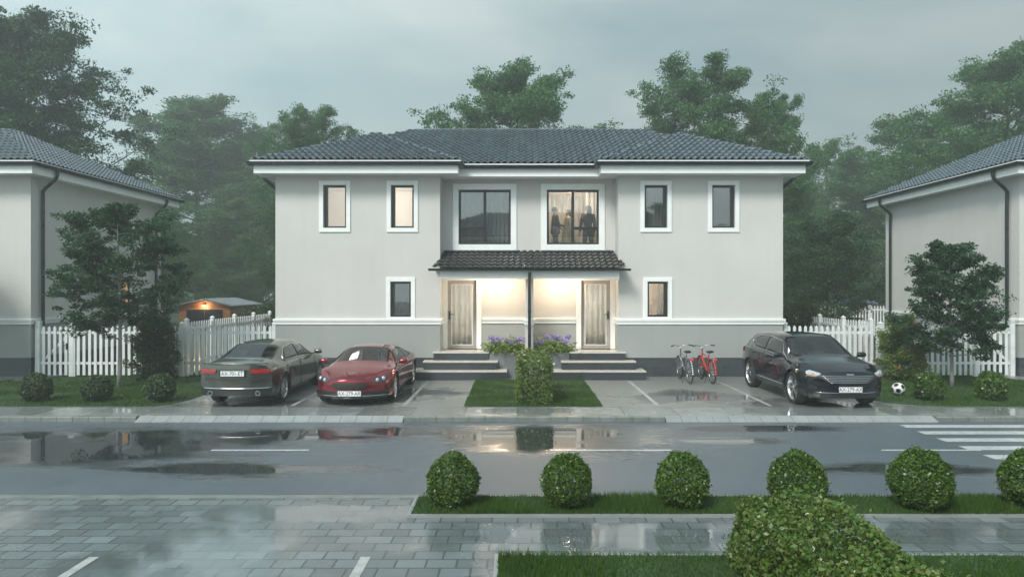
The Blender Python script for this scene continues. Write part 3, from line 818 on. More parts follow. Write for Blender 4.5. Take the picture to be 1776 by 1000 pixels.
BIG = [tree_meshes(11, 15, 3.2, 5.2, broad, 52, 28, 85, .14, M['leaf_far'], .26, .85),
       tree_meshes(23, 15, 2.0, 4.8, full, 52, 28, 82, .14, M['leaf_far'], .24, .85),
       tree_meshes(37, 15, 1.2, 5.0, round_, 54, 28, 82, .14, M['leaf_far'], .24, .85)]
DARK = tree_meshes(51, 15, 3.0, 5.6, broad, 62, 30, 95, .14, M['leaf_dark'], .28, .9)
def bt(px, top, Y, k, hw, label, rz=0, src=None):
    """px/top: where the crown stands in the view at depth Y -> world position and size"""
    x = (px-898)/1184*Y; h = 2.7+(500-top)/1184*Y; sx = hw/1184*Y/5.0
    m = src or BIG[k]
    return put_tree(m, M['bark'], (x,Y,-.03), rz, (sx,sx,h/15.0), label, 'trees behind the houses')
bt(20, 22, 36, 0, 172, 'tall dark tree behind the left house, the highest in view', .6, DARK)
bt(345, 168, 68, 1, 185, 'hazy full tree between the left house and the shed', 1.2)
bt(455, 222, 74, 2, 95, 'pale hazy tree just left of the central roof', 2.2)
bt(540, 188, 46, 0, 95, 'tree peeking over the left hip of the central roof', 2.9)
bt(888, 116, 42, 0, 150, 'tree rising behind the middle of the central roof ridge', 4.0)
bt(1225, 112, 41, 2, 150, 'tree rising over the right half of the central roof', 5.1)
bt(1340, 168, 43, 2, 72, 'smaller tree at the right hip of the central roof', .3)
bt(1435, 250, 66, 2, 80, 'pale hazy tree in the gap right of the central house', 1.1)
bt(1590, 200, 60, 2, 150, 'broad green tree behind the far corner of the right house', 2.0)
bt(1750, 88, 42, 0, 165, 'tall tree above the roof of the right house', 3.3)
bt(1510, 270, 72, 2, 90, 'faint tree farthest back right of the central house', 4.6)
bt(240, 330, 50, 2, 90, 'faint tree low behind the left house eaves', 5.5)
bt(410, 345, 62, 1, 80, 'lower tree over the timber shed', .4)
# mid-distance garden tree and shrubs on the right
MIDT = tree_meshes(71, 6.2, 1.5, 2.2, round_, 34, 12, 90, .10, M['leaf_dark'], .12, 1.2)
put_tree(MIDT, M['bark'], ((1435-898)/1184*32,32,-.03), .5, (.95,.95,1.0), 'dense dark garden tree beside the patio umbrella')
SH = tree_meshes(83, 2.0, .1, .95, round_, 26, 10, 70, .07, M['leaf_shrub_dark'], .03, .8)
put_tree(SH, M['bark'], ((1393-898)/1184*26,26,-.03), 1, (1.1,1.1,1.12), 'rounded dark shrub at the right corner of the central house', name='shrub', cat='shrub')
put_tree(SH, M['bark'], ((458-898)/1184*29,29,-.03), 2.2, (1.1,1.1,1.0), 'green shrub at the left corner of the central house', name='shrub', cat='shrub')
# young trees on the front lawns
YT1 = tree_meshes(95, 5.0, 1.75, 1.72, lambda t: (max(0,1-((t-.33)/.70)**2))**.62*.98+.05, 26, 22, 58, .085, M['leaf_young'], .062, .58, .5, .7)
put_tree(YT1, M['bark_pale'], ((205-898)/1184*18.6,18.6,0), .8, 1.0, 'larger young tree with spreading dark crown on the left lawn', 'young lawn trees', 'young_tree')
YT2 = tree_meshes(99, 3.95, 1.15, 1.22, lambda t: (max(0,1-((t-.34)/.70)**2))**.6*.98+.06, 26, 20, 58, .080, M['leaf_young'], .055, .55, .55, .6)
put_tree(YT2, M['bark_pale'], ((1648-898)/1184*18.6,18.6,0), 2.3, 1.0, 'smaller rounded young tree with pale trunk on the right lawn', 'young lawn trees', 'young_tree')
put_tree(YT1, M['bark_pale'], (-17.1,18.6,0), 2.6, .95, 'young tree beyond the left edge with only twig tips showing', 'young lawn trees', 'young_tree')
# flowering shrubs by the fences
def flower_shrub(seed, H, RX, loc, leafm, petal, nfl, label, leaf=.065):
    tm, cm = tree_meshes(seed, H, .12, RX, round_, 30, 11, 55, leaf, leafm, .025, .62, .8, .4)
    root = empty('flowering_shrub', loc); tm.materials.append(M['bark']); link('stem', tm, root); link('foliage', cm, root)
    r = np.random.default_rng(seed)
    n = len(cm.vertices)//4; co = np.zeros(len(cm.vertices)*3, np.float32); cm.vertices.foreach_get('co', co); co = co.reshape(-1,3)[:n]
    cen = np.array([0,0,H*.5]); d = np.linalg.norm((co-cen)/np.array([RX,RX,H*.5]),axis=1)
    far = np.where(d > np.quantile(d, .80))[0]; pick = r.choice(far, nfl, replace=False)
    for q in pick:
        P = co[q] + r.normal(size=(14,3))*.022
        link('flower', leaves_mesh('flower', P, .05, petal, r, .3, .8), root)
    tag(root, label, 'shrub'); return root
flower_shrub(131, 1.75, .62, ((268-898)/1184*20.3,20.3,0), M['leaf_shrub_dark'], M['flower_orange'], 10, 'dark flowering shrub against the left picket fence')
flower_shrub(137, 1.85, .66, ((1562-898)/1184*20.2,20.2,0), M['leaf_shrub'], M['flower_orange'], 24, 'bright green shrub dotted with coral flowers by the right fence')
# hydrangea-like plants in the planter
def planter_plant(seed, x, label):
    r = np.random.default_rng(seed); root = empty('flowering_plant', (x,20.98,.66))
    P = r.normal(size=(1500,3))*np.array([.26,.14,.13]); P[:,2] = np.abs(P[:,2])+.05
    link('foliage', leaves_mesh('foliage', P, .085, M['leaf_shrub'], r, .5), root)
    for k in range(9):
        sb = MB(); sb.tube([(r.normal()*.05, r.normal()*.03, 0),(r.normal()*.2, r.normal()*.08, .28)], [.012,.006], 5); sb.build('stem', M['leaf_shrub_dark'], root)
    for k in range(7):
        a = Vector((-.42+.14*k+r.normal()*.03, -.06+r.normal()*.07, .30+r.uniform(0,.16)))
        d = r.normal(size=(60,3)); d /= np.linalg.norm(d,axis=1,keepdims=True); P = np.array(a)+d*np.array([.075,.075,.055])
        link('flower_head', leaves_mesh('flower_head', P, .05, M['flower_violet'], r, .3, .9, outward=d), root)
    root.scale = (1.2,1.2,1.25)
    tag(root, label, 'plant', 'lilac flowers in the porch planter')
planter_plant(3, HX-.70, 'lilac flowering plant in the planter left of the centre downpipe')
planter_plant(5, HX+.72, 'lilac flowering plant in the planter right of the centre downpipe')
# clipped balls
def ball_mesh(seed, rad, n, leaf, mat, squash=1.05):
    r = np.random.default_rng(seed); d = r.normal(size=(n,3)); d /= np.linalg.norm(d,axis=1,keepdims=True)
    bump = 1+np.where(r.uniform(0,1,n) < .05, r.uniform(.0,.14,n), 0)+.035*np.sin(d[:,0]*7+seed)+.035*np.sin(d[:,1]*8+d[:,2]*6)+.02*np.sin(d[:,2]*17+d[:,0]*13)
    rr = rad*bump*np.clip(1-np.abs(r.normal(size=n))*.11, .6, 1.05)
    P = d*rr[:,None]; P[:,:2] *= (1-.10*np.clip(P[:,2:]/rad,-.2,1)); P[:,2] *= squash; P[:,2] += rad*squash*.98; P = P[P[:,2] > .0]; d2 = d[:len(P)]
    d2 = (P-np.array([0,0,rad]))/rad
    return leaves_mesh('foliage', P, leaf, mat, r, .2, .62, outward=d2)
STEM = MB(); STEM.tube([(0,0,-.02),(.01,0,.14),(0,.01,.35)], [.03,.025,.02], 6)
stem_me = bpy.data.meshes.new('stem'); stem_me.from_pydata(STEM.v, [], STEM.f); stem_me.materials.append(M['bark'])
BALL = [ball_mesh(k, .325, 8500, .034, M['leaf_box']) for k in (1, 2)]
FAR = [ball_mesh(k+10, .33, 3000, .055, M['leaf_box' if k else 'leaf_shrub_dark'], .98) for k in (0, 1)]
def ball(me, x, y, sc, label, group, rz):
    root = empty('ball_bush', (x,y,.0), rz); root.scale = (sc*(1+.03*math.sin(rz*3)), sc*(1-.03*math.sin(rz*5)), sc*(1+.035*math.sin(rz*7+1))); link('foliage', me, root); link('stem', stem_me, root); tag(root, label, 'bush', group)
gN = 'clipped ball bushes along the near grass strip'
for i, (px, sc, lb) in enumerate([(784,1,'leftmost clipped ball bush of the near row, at the end of the grass strip'),(984,1,'second clipped ball bush from the left in the near row'),(1185,1.04,'third clipped ball bush of the near row, left of the big hedge'),
        (1385,1.09,'clipped ball bush of the near row rising behind the big hedge'),(1599,1.16,'largest whole ball bush of the near row, right of the big hedge'),(1797,1.2,'ball bush of the near row cut by the right edge')]):
    ball(BALL[i%2], (px-898)/1184*8.32, 8.42-.02*i, sc*.97, lb, gN, i*1.9)
gL = 'small round bushes along the front lawns'
for i, (px, lb) in enumerate([(62,'small dark round bush nearest the left edge on the left lawn'),(168,'small dark round bush left of the young tree trunk on the left lawn'),(277,'small dark round bush beside the dark sedan on the left lawn')]):
    ball(FAR[0], (px-898)/1184*16.3, 16.3, 1.04, lb, gL, i*2.2)
for i, (px, lb) in enumerate([(1613,'small light round bush next to the football on the right lawn'),(1720,'small light round bush nearest the right edge on the right lawn')]):
    ball(FAR[1], (px-898)/1184*16.5, 16.5, 1.08, lb, gL, i*1.4+.4)
# clipped box hedges
def hedge(x0, x1, y0, y1, H, n, leaf, mat, label, seed, wob=.05, rnd=.12):
    r = np.random.default_rng(seed); w, d = x1-x0, y1-y0
    A = np.array([w*d, w*H, w*H, d*H, d*H]); side = r.choice(5, n, p=A/A.sum()); u = r.uniform(0,1,n); v = r.uniform(0,1,n)
    P = np.zeros((n,3)); N = np.zeros((n,3))
    for s, (fn, nn) in enumerate([(lambda u,v: (u*w, v*d, np.full_like(u,H)), (0,0,1)), (lambda u,v: (u*w, np.zeros_like(u), v*H), (0,-1,0)), (lambda u,v: (u*w, np.full_like(u,d), v*H), (0,1,0)),
                                  (lambda u,v: (np.zeros_like(u), u*d, v*H), (-1,0,0)), (lambda u,v: (np.full_like(u,w), u*d, v*H), (1,0,0))]):
        m = side == s; P[m] = np.stack(fn(u[m], v[m]), 1); N[m] = nn
    c = np.array([w/2,d/2,H/2]); half = np.array([w/2,d/2,H/2])
    q = (P-c); lim = half-rnd; core = np.clip(q, -lim, lim); e = q-core; L = np.linalg.norm(e,axis=1,keepdims=True)+1e-6
    P = c+core+e/L*np.minimum(L, rnd)
    lump = np.sin(P[:,0]*5+seed)+np.sin(P[:,1]*4.3+P[:,2]*5)+np.sin(P[:,2]*7+P[:,0]*3)
    P += N*(lump*wob*.35)[:,None] - N*np.abs(r.normal(size=n)*.05)[:,None] + r.normal(size=(n,3))*.018 + N*np.where(r.uniform(0,1,n) < .06, r.uniform(0,.10,n), 0)[:,None]
    P[:,2] = np.maximum(P[:,2], .02)
    root = empty('hedge', (x0,y0,0)); link('foliage', leaves_mesh('foliage', P, leaf, mat, r, .1, .66, outward=N, sizevar=.6), root)
    for k in range(int((d-.3)/.6)+1):
        sb = MB(); sb.tube([(w/2+r.normal()*.05,.2+k*.6,-.02),(w/2+r.normal()*.12,.2+k*.6,H*.75)], [.025,.012], 6); sb.build('stem', M['bark'], root)
    tag(root, label, 'hedge', None)
hedge(2.06, 2.93, 3.3, 6.72, .72, 38000, .036, M['leaf_hedge'], 'big pale green leafy hedge in the right foreground', 4, .11, .15)
hedge(0, .80, 15.72, 18.3, 1.02, 13000, .055, M['leaf_hedge'], 'tall boxy clipped hedge on the small lawn between the drives', 6, .05, .10)
# woodland edge far behind: one mass
r = np.random.default_rng(77); n = 52000
X = r.uniform(-92,96,n); top = 7.0+2.2*np.sin(X*.33)+1.6*np.sin(X*.81+1)+1.1*np.sin(X*1.9)
P = np.stack([X, 92+r.normal(size=n)*2.2+3*np.sin(X*.2), top*r.uniform(.02,1,n)**.8],1)
o = link('woodland', leaves_mesh('woodland', P, .55, M['leaf_far'], r, .3)); tag(o, 'hazy mass of woodland far behind the gardens', 'woodland', kind='stuff')
# tree across the street, mirrored in the windows
put_tree(BIG[0], M['bark'], (11.5,-12,0), 1.0, (.8,.8,.62), 'tree behind the viewer, seen only mirrored in a window')
# ------------------------------------------------------------------ picket fences
def picket_panel(mb, a, b, H, pw=.085, gap=.085, th=.02, y=0, peak=.05, zb=.03):
    n = max(1, int((b-a)/(pw+gap))); st = (b-a)/n
    for i in range(n):
        x = a+st*(i+.5)-pw/2
        vs = [(x,y,zb),(x+pw,y,zb),(x+pw,y,H-peak),(x+pw/2,y,H),(x,y,H-peak)]; k = 5
        vs += [(p,q+th,z) for p,q,z in vs]
        mb.add(vs, [(0,1,2,3,4),(9,8,7,6,5)]+[(i_,(i_+1)%k,k+(i_+1)%k,k+i_) for i_ in range(k)])
def fence(loc, rz, L, H, posts, label, seg=None):
    root = empty('picket_fence', loc, rz)
    mb = MB(); picket_panel(mb, .08, L-.08, H); mb.build('picket_panel', M['white_fence'], root)
    rb = MB()
    for z in (.36, H-.26): rb.box(0, L, .0205, .055, z, z+.075)
    rb.build('rail', M['white_fence'], root)
    for x in posts:
        pb = MB(); pb.box(x-.055, x+.055, -.02, .09, -.05, H+.06)
        pb.add([(x-.07,-.035,H+.0601),(x+.07,-.035,H+.0601),(x+.07,.105,H+.0601),(x-.07,.105,H+.0601),(x,.035,H+.13)], [(0,1,4),(1,2,4),(2,3,4),(3,0,4),(3,2,1,0)])
        pb.build('post', M['white_fence'], root)
    tag(root, label, 'fence', 'white picket fences'); return root
FY = 21.05
fence((-13.72,FY,0), 0, 6.25, 1.56, [.02,3.35,6.2], 'white picket fence from the left gate to the central house')
fence((8.20,FY,0), 0, 5.95, 1.56, [.05,3.0,5.93], 'white picket fence from the central house to the right gate')
fence((-10.3,FY+.2,0), R(90), 7.3, 1.66, [.05,1.85,3.65,5.45,7.2], 'white picket side fence running back towards the timber shed')
fence((11.05,FY+.2,0), R(90), 7.3, 1.66, [.05,1.85,3.65,5.45,7.2], 'white picket side fence running back towards the dark garden tree')
fence((15.0,38.8,-.03), 0, 7.5, 1.75, [.05,2.5,5.0,7.4], 'warmly lit picket fence far back below the patio umbrella')
def gate(x0, x1, flip, label):
    root = empty('picket_gate', (x0,FY,0)); L = x1-x0
    mb = MB(); picket_panel(mb, .09, L-.09, 1.54); mb.build('picket_panel', M['white_fence'], root)
    rb = MB()
    for z in (.36,1.30): rb.box(.05, L-.05, .0205, .055, z, z+.075)
    rb.build('rail', M['white_fence'], root)
    a, b = (.10, L-.12) if not flip else (L-.10, .12)
    db = MB(); d = Vector((b-a,0,.86)).normalized(); nn = Vector((-d.z,0,d.x))*.04
    p, q = Vector((a,0,.44)), Vector((b,0,1.30))
    vs = [p+nn,p-nn,q-nn,q+nn]; vs = [(v.x,.056,v.z) for v in vs]+[(v.x,.08,v.z) for v in vs]
    db.add(vs, [(0,1,2,3),(7,6,5,4)]+[(i,(i+1)%4,4+(i+1)%4,4+i) for i in range(4)]); db.build('brace', M['white_fence'], root)
    for x in (0, L):
        pb = MB(); pb.box(x-.07, x+.07, -.03, .10, -.05, 1.66); pb.box(x-.085, x+.085, -.045, .115, 1.6601, 1.69); pb.build('post', M['white_fence'], root)
    lx = L-.13 if not flip else .13
    lb = MB(); lb.box(lx-.03, lx+.03, -.03, -.002, .82, 1.02); lb.tube([(lx,-.03,.96),(lx,-.07,.96),(lx+(-.12 if not flip else .12),-.07,.96)], .011, 6); lb.build('latch', M['gutter'], root)
    tag(root, label, 'gate')
gate(-14.80, -13.76, False, 'white picket gate with black latch at the left house corner')
gate(14.17, 15.25, True, 'white picket gate with black latch at the right house corner')
# ------------------------------------------------------------------ shed
M['cedar'] = None
t = NT('orange_cedar_boards'); v = t.coords(); w = t.node('ShaderNodeTexWave'); w.bands_direction = 'Z'; w.inputs['Scale'].default_value = 2.2; t.link(v, w.inputs[0])
f = t.noise(t.coords((1,1,14)), 2, 4); c = t.ramp(f, [(.3,(.24,.095,.035)),(.7,(.40,.17,.065))]); t.set(Base_Color=c, Roughness=.6); t.bump(w.outputs[0], .5, .01); M['cedar'] = t.mat
M['felt'] = simple('grey_felt_roof', (.20,.23,.25), .6, .15, 6, bump=.2)
M['bulb'] = simple('warm_bulb', (.9,.8,.6), .4, .02, 5, emit=(1,.72,.42), estr=14)
shed = empty('garden_shed', ((355-898)/1184*34,34,0))
mb = MB(); hw = 1.27; D = 3.6
front = [(-hw,0,-.05),(hw,0,-.05),(hw,0,1.82),(0,0,2.10),(-hw,0,1.82)]; vs = front+[(a,D,z) for a,b,z in front]
mb.add(vs, [(0,1,2,3,4),(9,8,7,6,5)]+[(i,(i+1)%5,5+(i+1)%5,5+i) for i in range(5)]); mb.build('wall', M['cedar'], shed)
mb = MB()
for s in S:
    a = [(0,-.22,2.145),(s*(hw+.22),-.22,1.80),(s*(hw+.22),D+.15,1.80),(0,D+.15,2.145)]; a += [(x,y,z+.06) for x,y,z in a]
    mb.add(a, [(0,1,2,3),(7,6,5,4)]+[(i,(i+1)%4,4+(i+1)%4,4+i) for i in range(4)])
mb.build('roof', M['felt'], shed)
for a, b in ((-.90,-.01),(.01,.90)):
    mb = MB(); mb.box(a, b, -.03, -.002, .05, 1.66); mb.build('door', M['anthracite'], shed, bevel=.006)
mb = MB(); mb.box(-.05,.05,-.10,-.002,1.86,1.92); lamp = mb.build('wall_lamp', M['gutter'], shed)
mb = MB(); mb.lathe([(0,1.80),(.045,1.82),(.05,1.85),(.03,1.858)], 12, origin=(0,-.07,0)); mb.build('bulb', M['bulb'], lamp)
tag(shed, 'small orange timber shed with grey gabled roof and a lit lamp over dark doors', 'shed')
# ------------------------------------------------------------------ patio umbrella and table
M['canvas'] = simple('blue_grey_canvas', (.22,.26,.34), .8, .06, 6)
um = empty('patio_umbrella', ((1487-898)/1184*35,35,-.03))
mb = MB(); mb.tube([(0,0,0),(0,0,2.42)], .022, 8); mb.build('pole', M['gutter'], um)
mb = MB(); n = 8; rim = [(1.0*math.cos(2*math.pi*k/n),1.0*math.sin(2*math.pi*k/n),2.0) for k in range(n)]; vs = [(0,0,2.42)]
for k in range(n): vs.append(tuple(Vector((0,0,2.42)).lerp(Vector(rim[k]),.5)+Vector((0,0,.02))))
vs += rim + [(x,y,z-.10) for x,y,z in rim]
fs = []
for k in range(n):
    j = (k+1)%n; fs += [(0,1+k,1+j),(1+k,9+k,9+j,1+j),(9+k,17+k,17+j,9+j)]
mb.add(vs, fs); o = mb.build('canopy', M['canvas'], um); md = o.modifiers.new('t','SOLIDIFY'); md.thickness = .008
mb = MB()
for x,y,z in rim: mb.tube([(0,0,2.38),(x*.97,y*.97,1.985)], .01, 5)
mb.build('rib', M['gutter'], um); mb = MB(); mb.lathe([(0,.0),(.26,.0),(.26,.06),(.04,.09),(0,.09)], 20); mb.build('base', M['gutter'], um)
tag(um, 'blue-grey patio umbrella in the garden right of the central house', 'umbrella')
tb = empty('bar_table', ((1491-898)/1184*35.5-.05,36.4,-.03))
mb = MB(); mb.box(-.55,.55,-.3,.3,1.10,1.17); mb.build('table_top', M['black'], tb, bevel=.01)
for a in (-.48,.48):
    for b in (-.24,.24):
        mb = MB(); mb.tube([(a,b,0),(a,b,1.10)], .025, 8); mb.build('leg', M['black'], tb)
tag(tb, 'dark high table showing over the far fence under the umbrella', 'table')
# garden lamps behind the fences
M['lamp_glass'] = simple('warm_lamp_glass', (.9,.8,.6), .4, .02, 5, emit=(1,.68,.36), estr=12)
def bollard(x, y, label, h=.55):
    root = empty('garden_lamp', (x,y,-.03)); mb = MB(); mb.tube([(0,0,0),(0,0,h-.12)], .035, 10); mb.lathe([(0,h),(.06,h-.01),(.06,h-.03),(.0,h-.03)], 12); mb.build('post', M['gutter'], root)
    mb = MB(); mb.lathe([(.034,h-.12),(.034,h-.031)], 12); mb.build('lamp_glass', M['lamp_glass'], root); tag(root, label, 'lamp', 'garden lamps behind the fences')
bollard(-9.95, 21.9, 'low garden lamp glowing behind the left picket fence', .42)
bollard(17.3, 37.9, 'low garden lamp lighting the far picket fence', .9)
# ------------------------------------------------------------------ football
t = NT('football_panels'); tc = t.node('ShaderNodeTexCoord'); v = tc.outputs['Object']
phi = (1+5**.5)/2; dirs = []
for a in (-1,1):
    for b in (-1,1): dirs += [(0,a,b*phi),(a,b*phi,0),(b*phi,0,a)]
mxv = None
nrmn = t.node('ShaderNodeVectorMath'); nrmn.operation = 'NORMALIZE'; t.link(v, nrmn.inputs[0])
for d in dirs:
    dn = Vector(d).normalized(); dt = t.node('ShaderNodeVectorMath'); dt.operation = 'DOT_PRODUCT'; t.link(nrmn.outputs[0], dt.inputs[0]); dt.inputs[1].default_value = dn
    mxv = dt.outputs['Value'] if mxv is None else t.math('MAXIMUM', mxv, dt.outputs['Value'])
c = t.mix(t.maprange(mxv, .925, .935, 0, 1), (.75,.77,.77), (.015,.015,.017)); t.set(Base_Color=c, Roughness=.35); t.bump(t.noise(v,60,2),.1,.002); M['football'] = t.mat
mb = MB(); Rb = .155
mb.lathe([(Rb*math.sin(math.pi*i/20), -Rb*math.cos(math.pi*i/20)) for i in range(21)], 32)
fb = mb.build('football', M['football'], None, smooth=True, loc=((1558-898)/1184*17.2,17.2,Rb+.02)); fb.rotation_euler = (.5,.35,.2)
tag(fb, 'white football with black pentagons on the right lawn', 'football')
# ------------------------------------------------------------------ cars
def paint(name, col, metal=.35, rough=.3):
    t = NT(name); v = t.coords(); f = t.noise(v, 900, 1); d = t.noise(v, 1.4, 4)
    c = t.ramp(f, [(.3, tuple(x*.85 for x in col)), (.7, tuple(x*1.2 for x in col))])
    t.set(Base_Color=c, Metallic=metal, Roughness=rough, Specular_IOR_Level=.12, Coat_Weight=.85, Coat_Roughness=.025)
    return t.mat
M['car_glass'] = glass_mat('tinted_car_glass', (.50,.53,.54), 1.5, .04)
M['car_glass_side'] = simple('dark_side_glass', (.012,.014,.016), .04, .1, 3, spec=.8)
M['interior'] = simple('dark_upholstery', (.05,.05,.052), .8, .15, 9)
M['lens_clear'] = simple('headlight_lens', (.42,.45,.48), .08, .2, 18, coat=1)
M['lens_dark'] = simple('headlight_housing', (.03,.032,.035), .2, .3, 18, coat=1)
M['lens_red'] = simple('tail_lens', (.22,.010,.013), .12, .75, 9, coat=1, emit=(1,.03,.02), estr=.02)
M['lens_amber'] = simple('indicator_lens', (.55,.20,.02), .15, .2, 20, coat=1)
M['mesh_grille'] = simple('grille_mesh', (.02,.022,.022), .35, .3, 60)

def text_mesh(txt, size):
    cu = bpy.data.curves.new('txt', 'FONT'); cu.body = txt; cu.size = size; cu.align_x = 'CENTER'; cu.align_y = 'CENTER'; cu.extrude = .001; cu.resolution_u = 3
    o = bpy.data.objects.new('txt', cu); COL.objects.link(o)
    dg = bpy.context.evaluated_depsgraph_get(); me = bpy.data.meshes.new_from_object(o.evaluated_get(dg))
    bpy.data.objects.remove(o); bpy.data.curves.remove(cu); me.materials.clear(); me.materials.append(M['plate_text']); return me

def wheel_mesh(Rw, tw, rr, spokes, dbl, seg=40):
    """tyre, rim, brake meshes; axis y, outer face at +y"""
    tb = MB(); h = tw/2
    tb.lathe([(rr*.97,-h*.8),(rr+.02,-h),(Rw-.035,-h*1.02),(Rw-.008,-h*.8),(Rw,-h*.4),(Rw,h*.4),(Rw-.008,h*.8),(Rw-.035,h*1.02),(rr+.02,h),(rr*.97,h*.86)], seg, 'y')
    rb = MB()
    rb.lathe([(rr*.985,-h*.7),(rr*.92,-h*.6),(rr*.90,h*.55),(rr*.95,h*.80),(rr*1.0,h*.90),(rr*1.0,h*.84)], seg, 'y')
    hubr = rr*.17
    rb.lathe([(0,h*.80),(hubr*.6,h*.80),(hubr,h*.68),(hubr,h*.2)], 20, 'y')
    for k in range(spokes):
        for sgn in ((-1,1) if dbl else (0,)):
            a = 2*math.pi*k/spokes
            a2 = a + sgn*.16
            r0, r1 = hubr*.7, rr*.95
            wd0, wd1 = (.030,.024) if dbl else (.050,.070)
            c0 = Vector((math.cos(a+sgn*.05)*r0, 0, math.sin(a+sgn*.05)*r0)); c1 = Vector((math.cos(a2)*r1, 0, math.sin(a2)*r1))
            d = (c1-c0).normalized(); n = Vector((-d.z,0,d.x))
            vs = []
            for c, w, y in ((c0,wd0,h*.70),(c1,wd1,h*.80)):
                for q, yy in ((-w/2,y),(w/2,y),(w/2*.8,y-.035),(-w/2*.8,y-.035)): p = c+n*q; vs.append((p.x,yy,p.z))
            rb.add(vs, [(0,1,5,4),(1,2,6,5),(2,3,7,6),(3,0,4,7)])
    bb = MB(); bb.lathe([(0,-h*.1),(rr*.72,-h*.1),(rr*.72,h*.05),(0,h*.05)], 24, 'y'); bb.lathe([(0,-h*.65),(rr*.9,-h*.65)], 24, 'y')
    return tb, rb, bb

def smooth_curve(keys, xs, sig):
    kx = np.array([k[0] for k in keys]); ky = np.array([k[1] for k in keys])
    D = np.linspace(kx[0]-.6, kx[-1]+.6, 1200); v = np.interp(D, kx, ky); dx = D[1]-D[0]
    n = max(1, int(3*sig/dx)); g = np.exp(-.5*(np.arange(-n,n+1)*dx/sig)**2); g /= g.sum()
    v = np.convolve(np.pad(v, n, mode='edge'), g, 'valid'); return np.interp(xs, D, v)

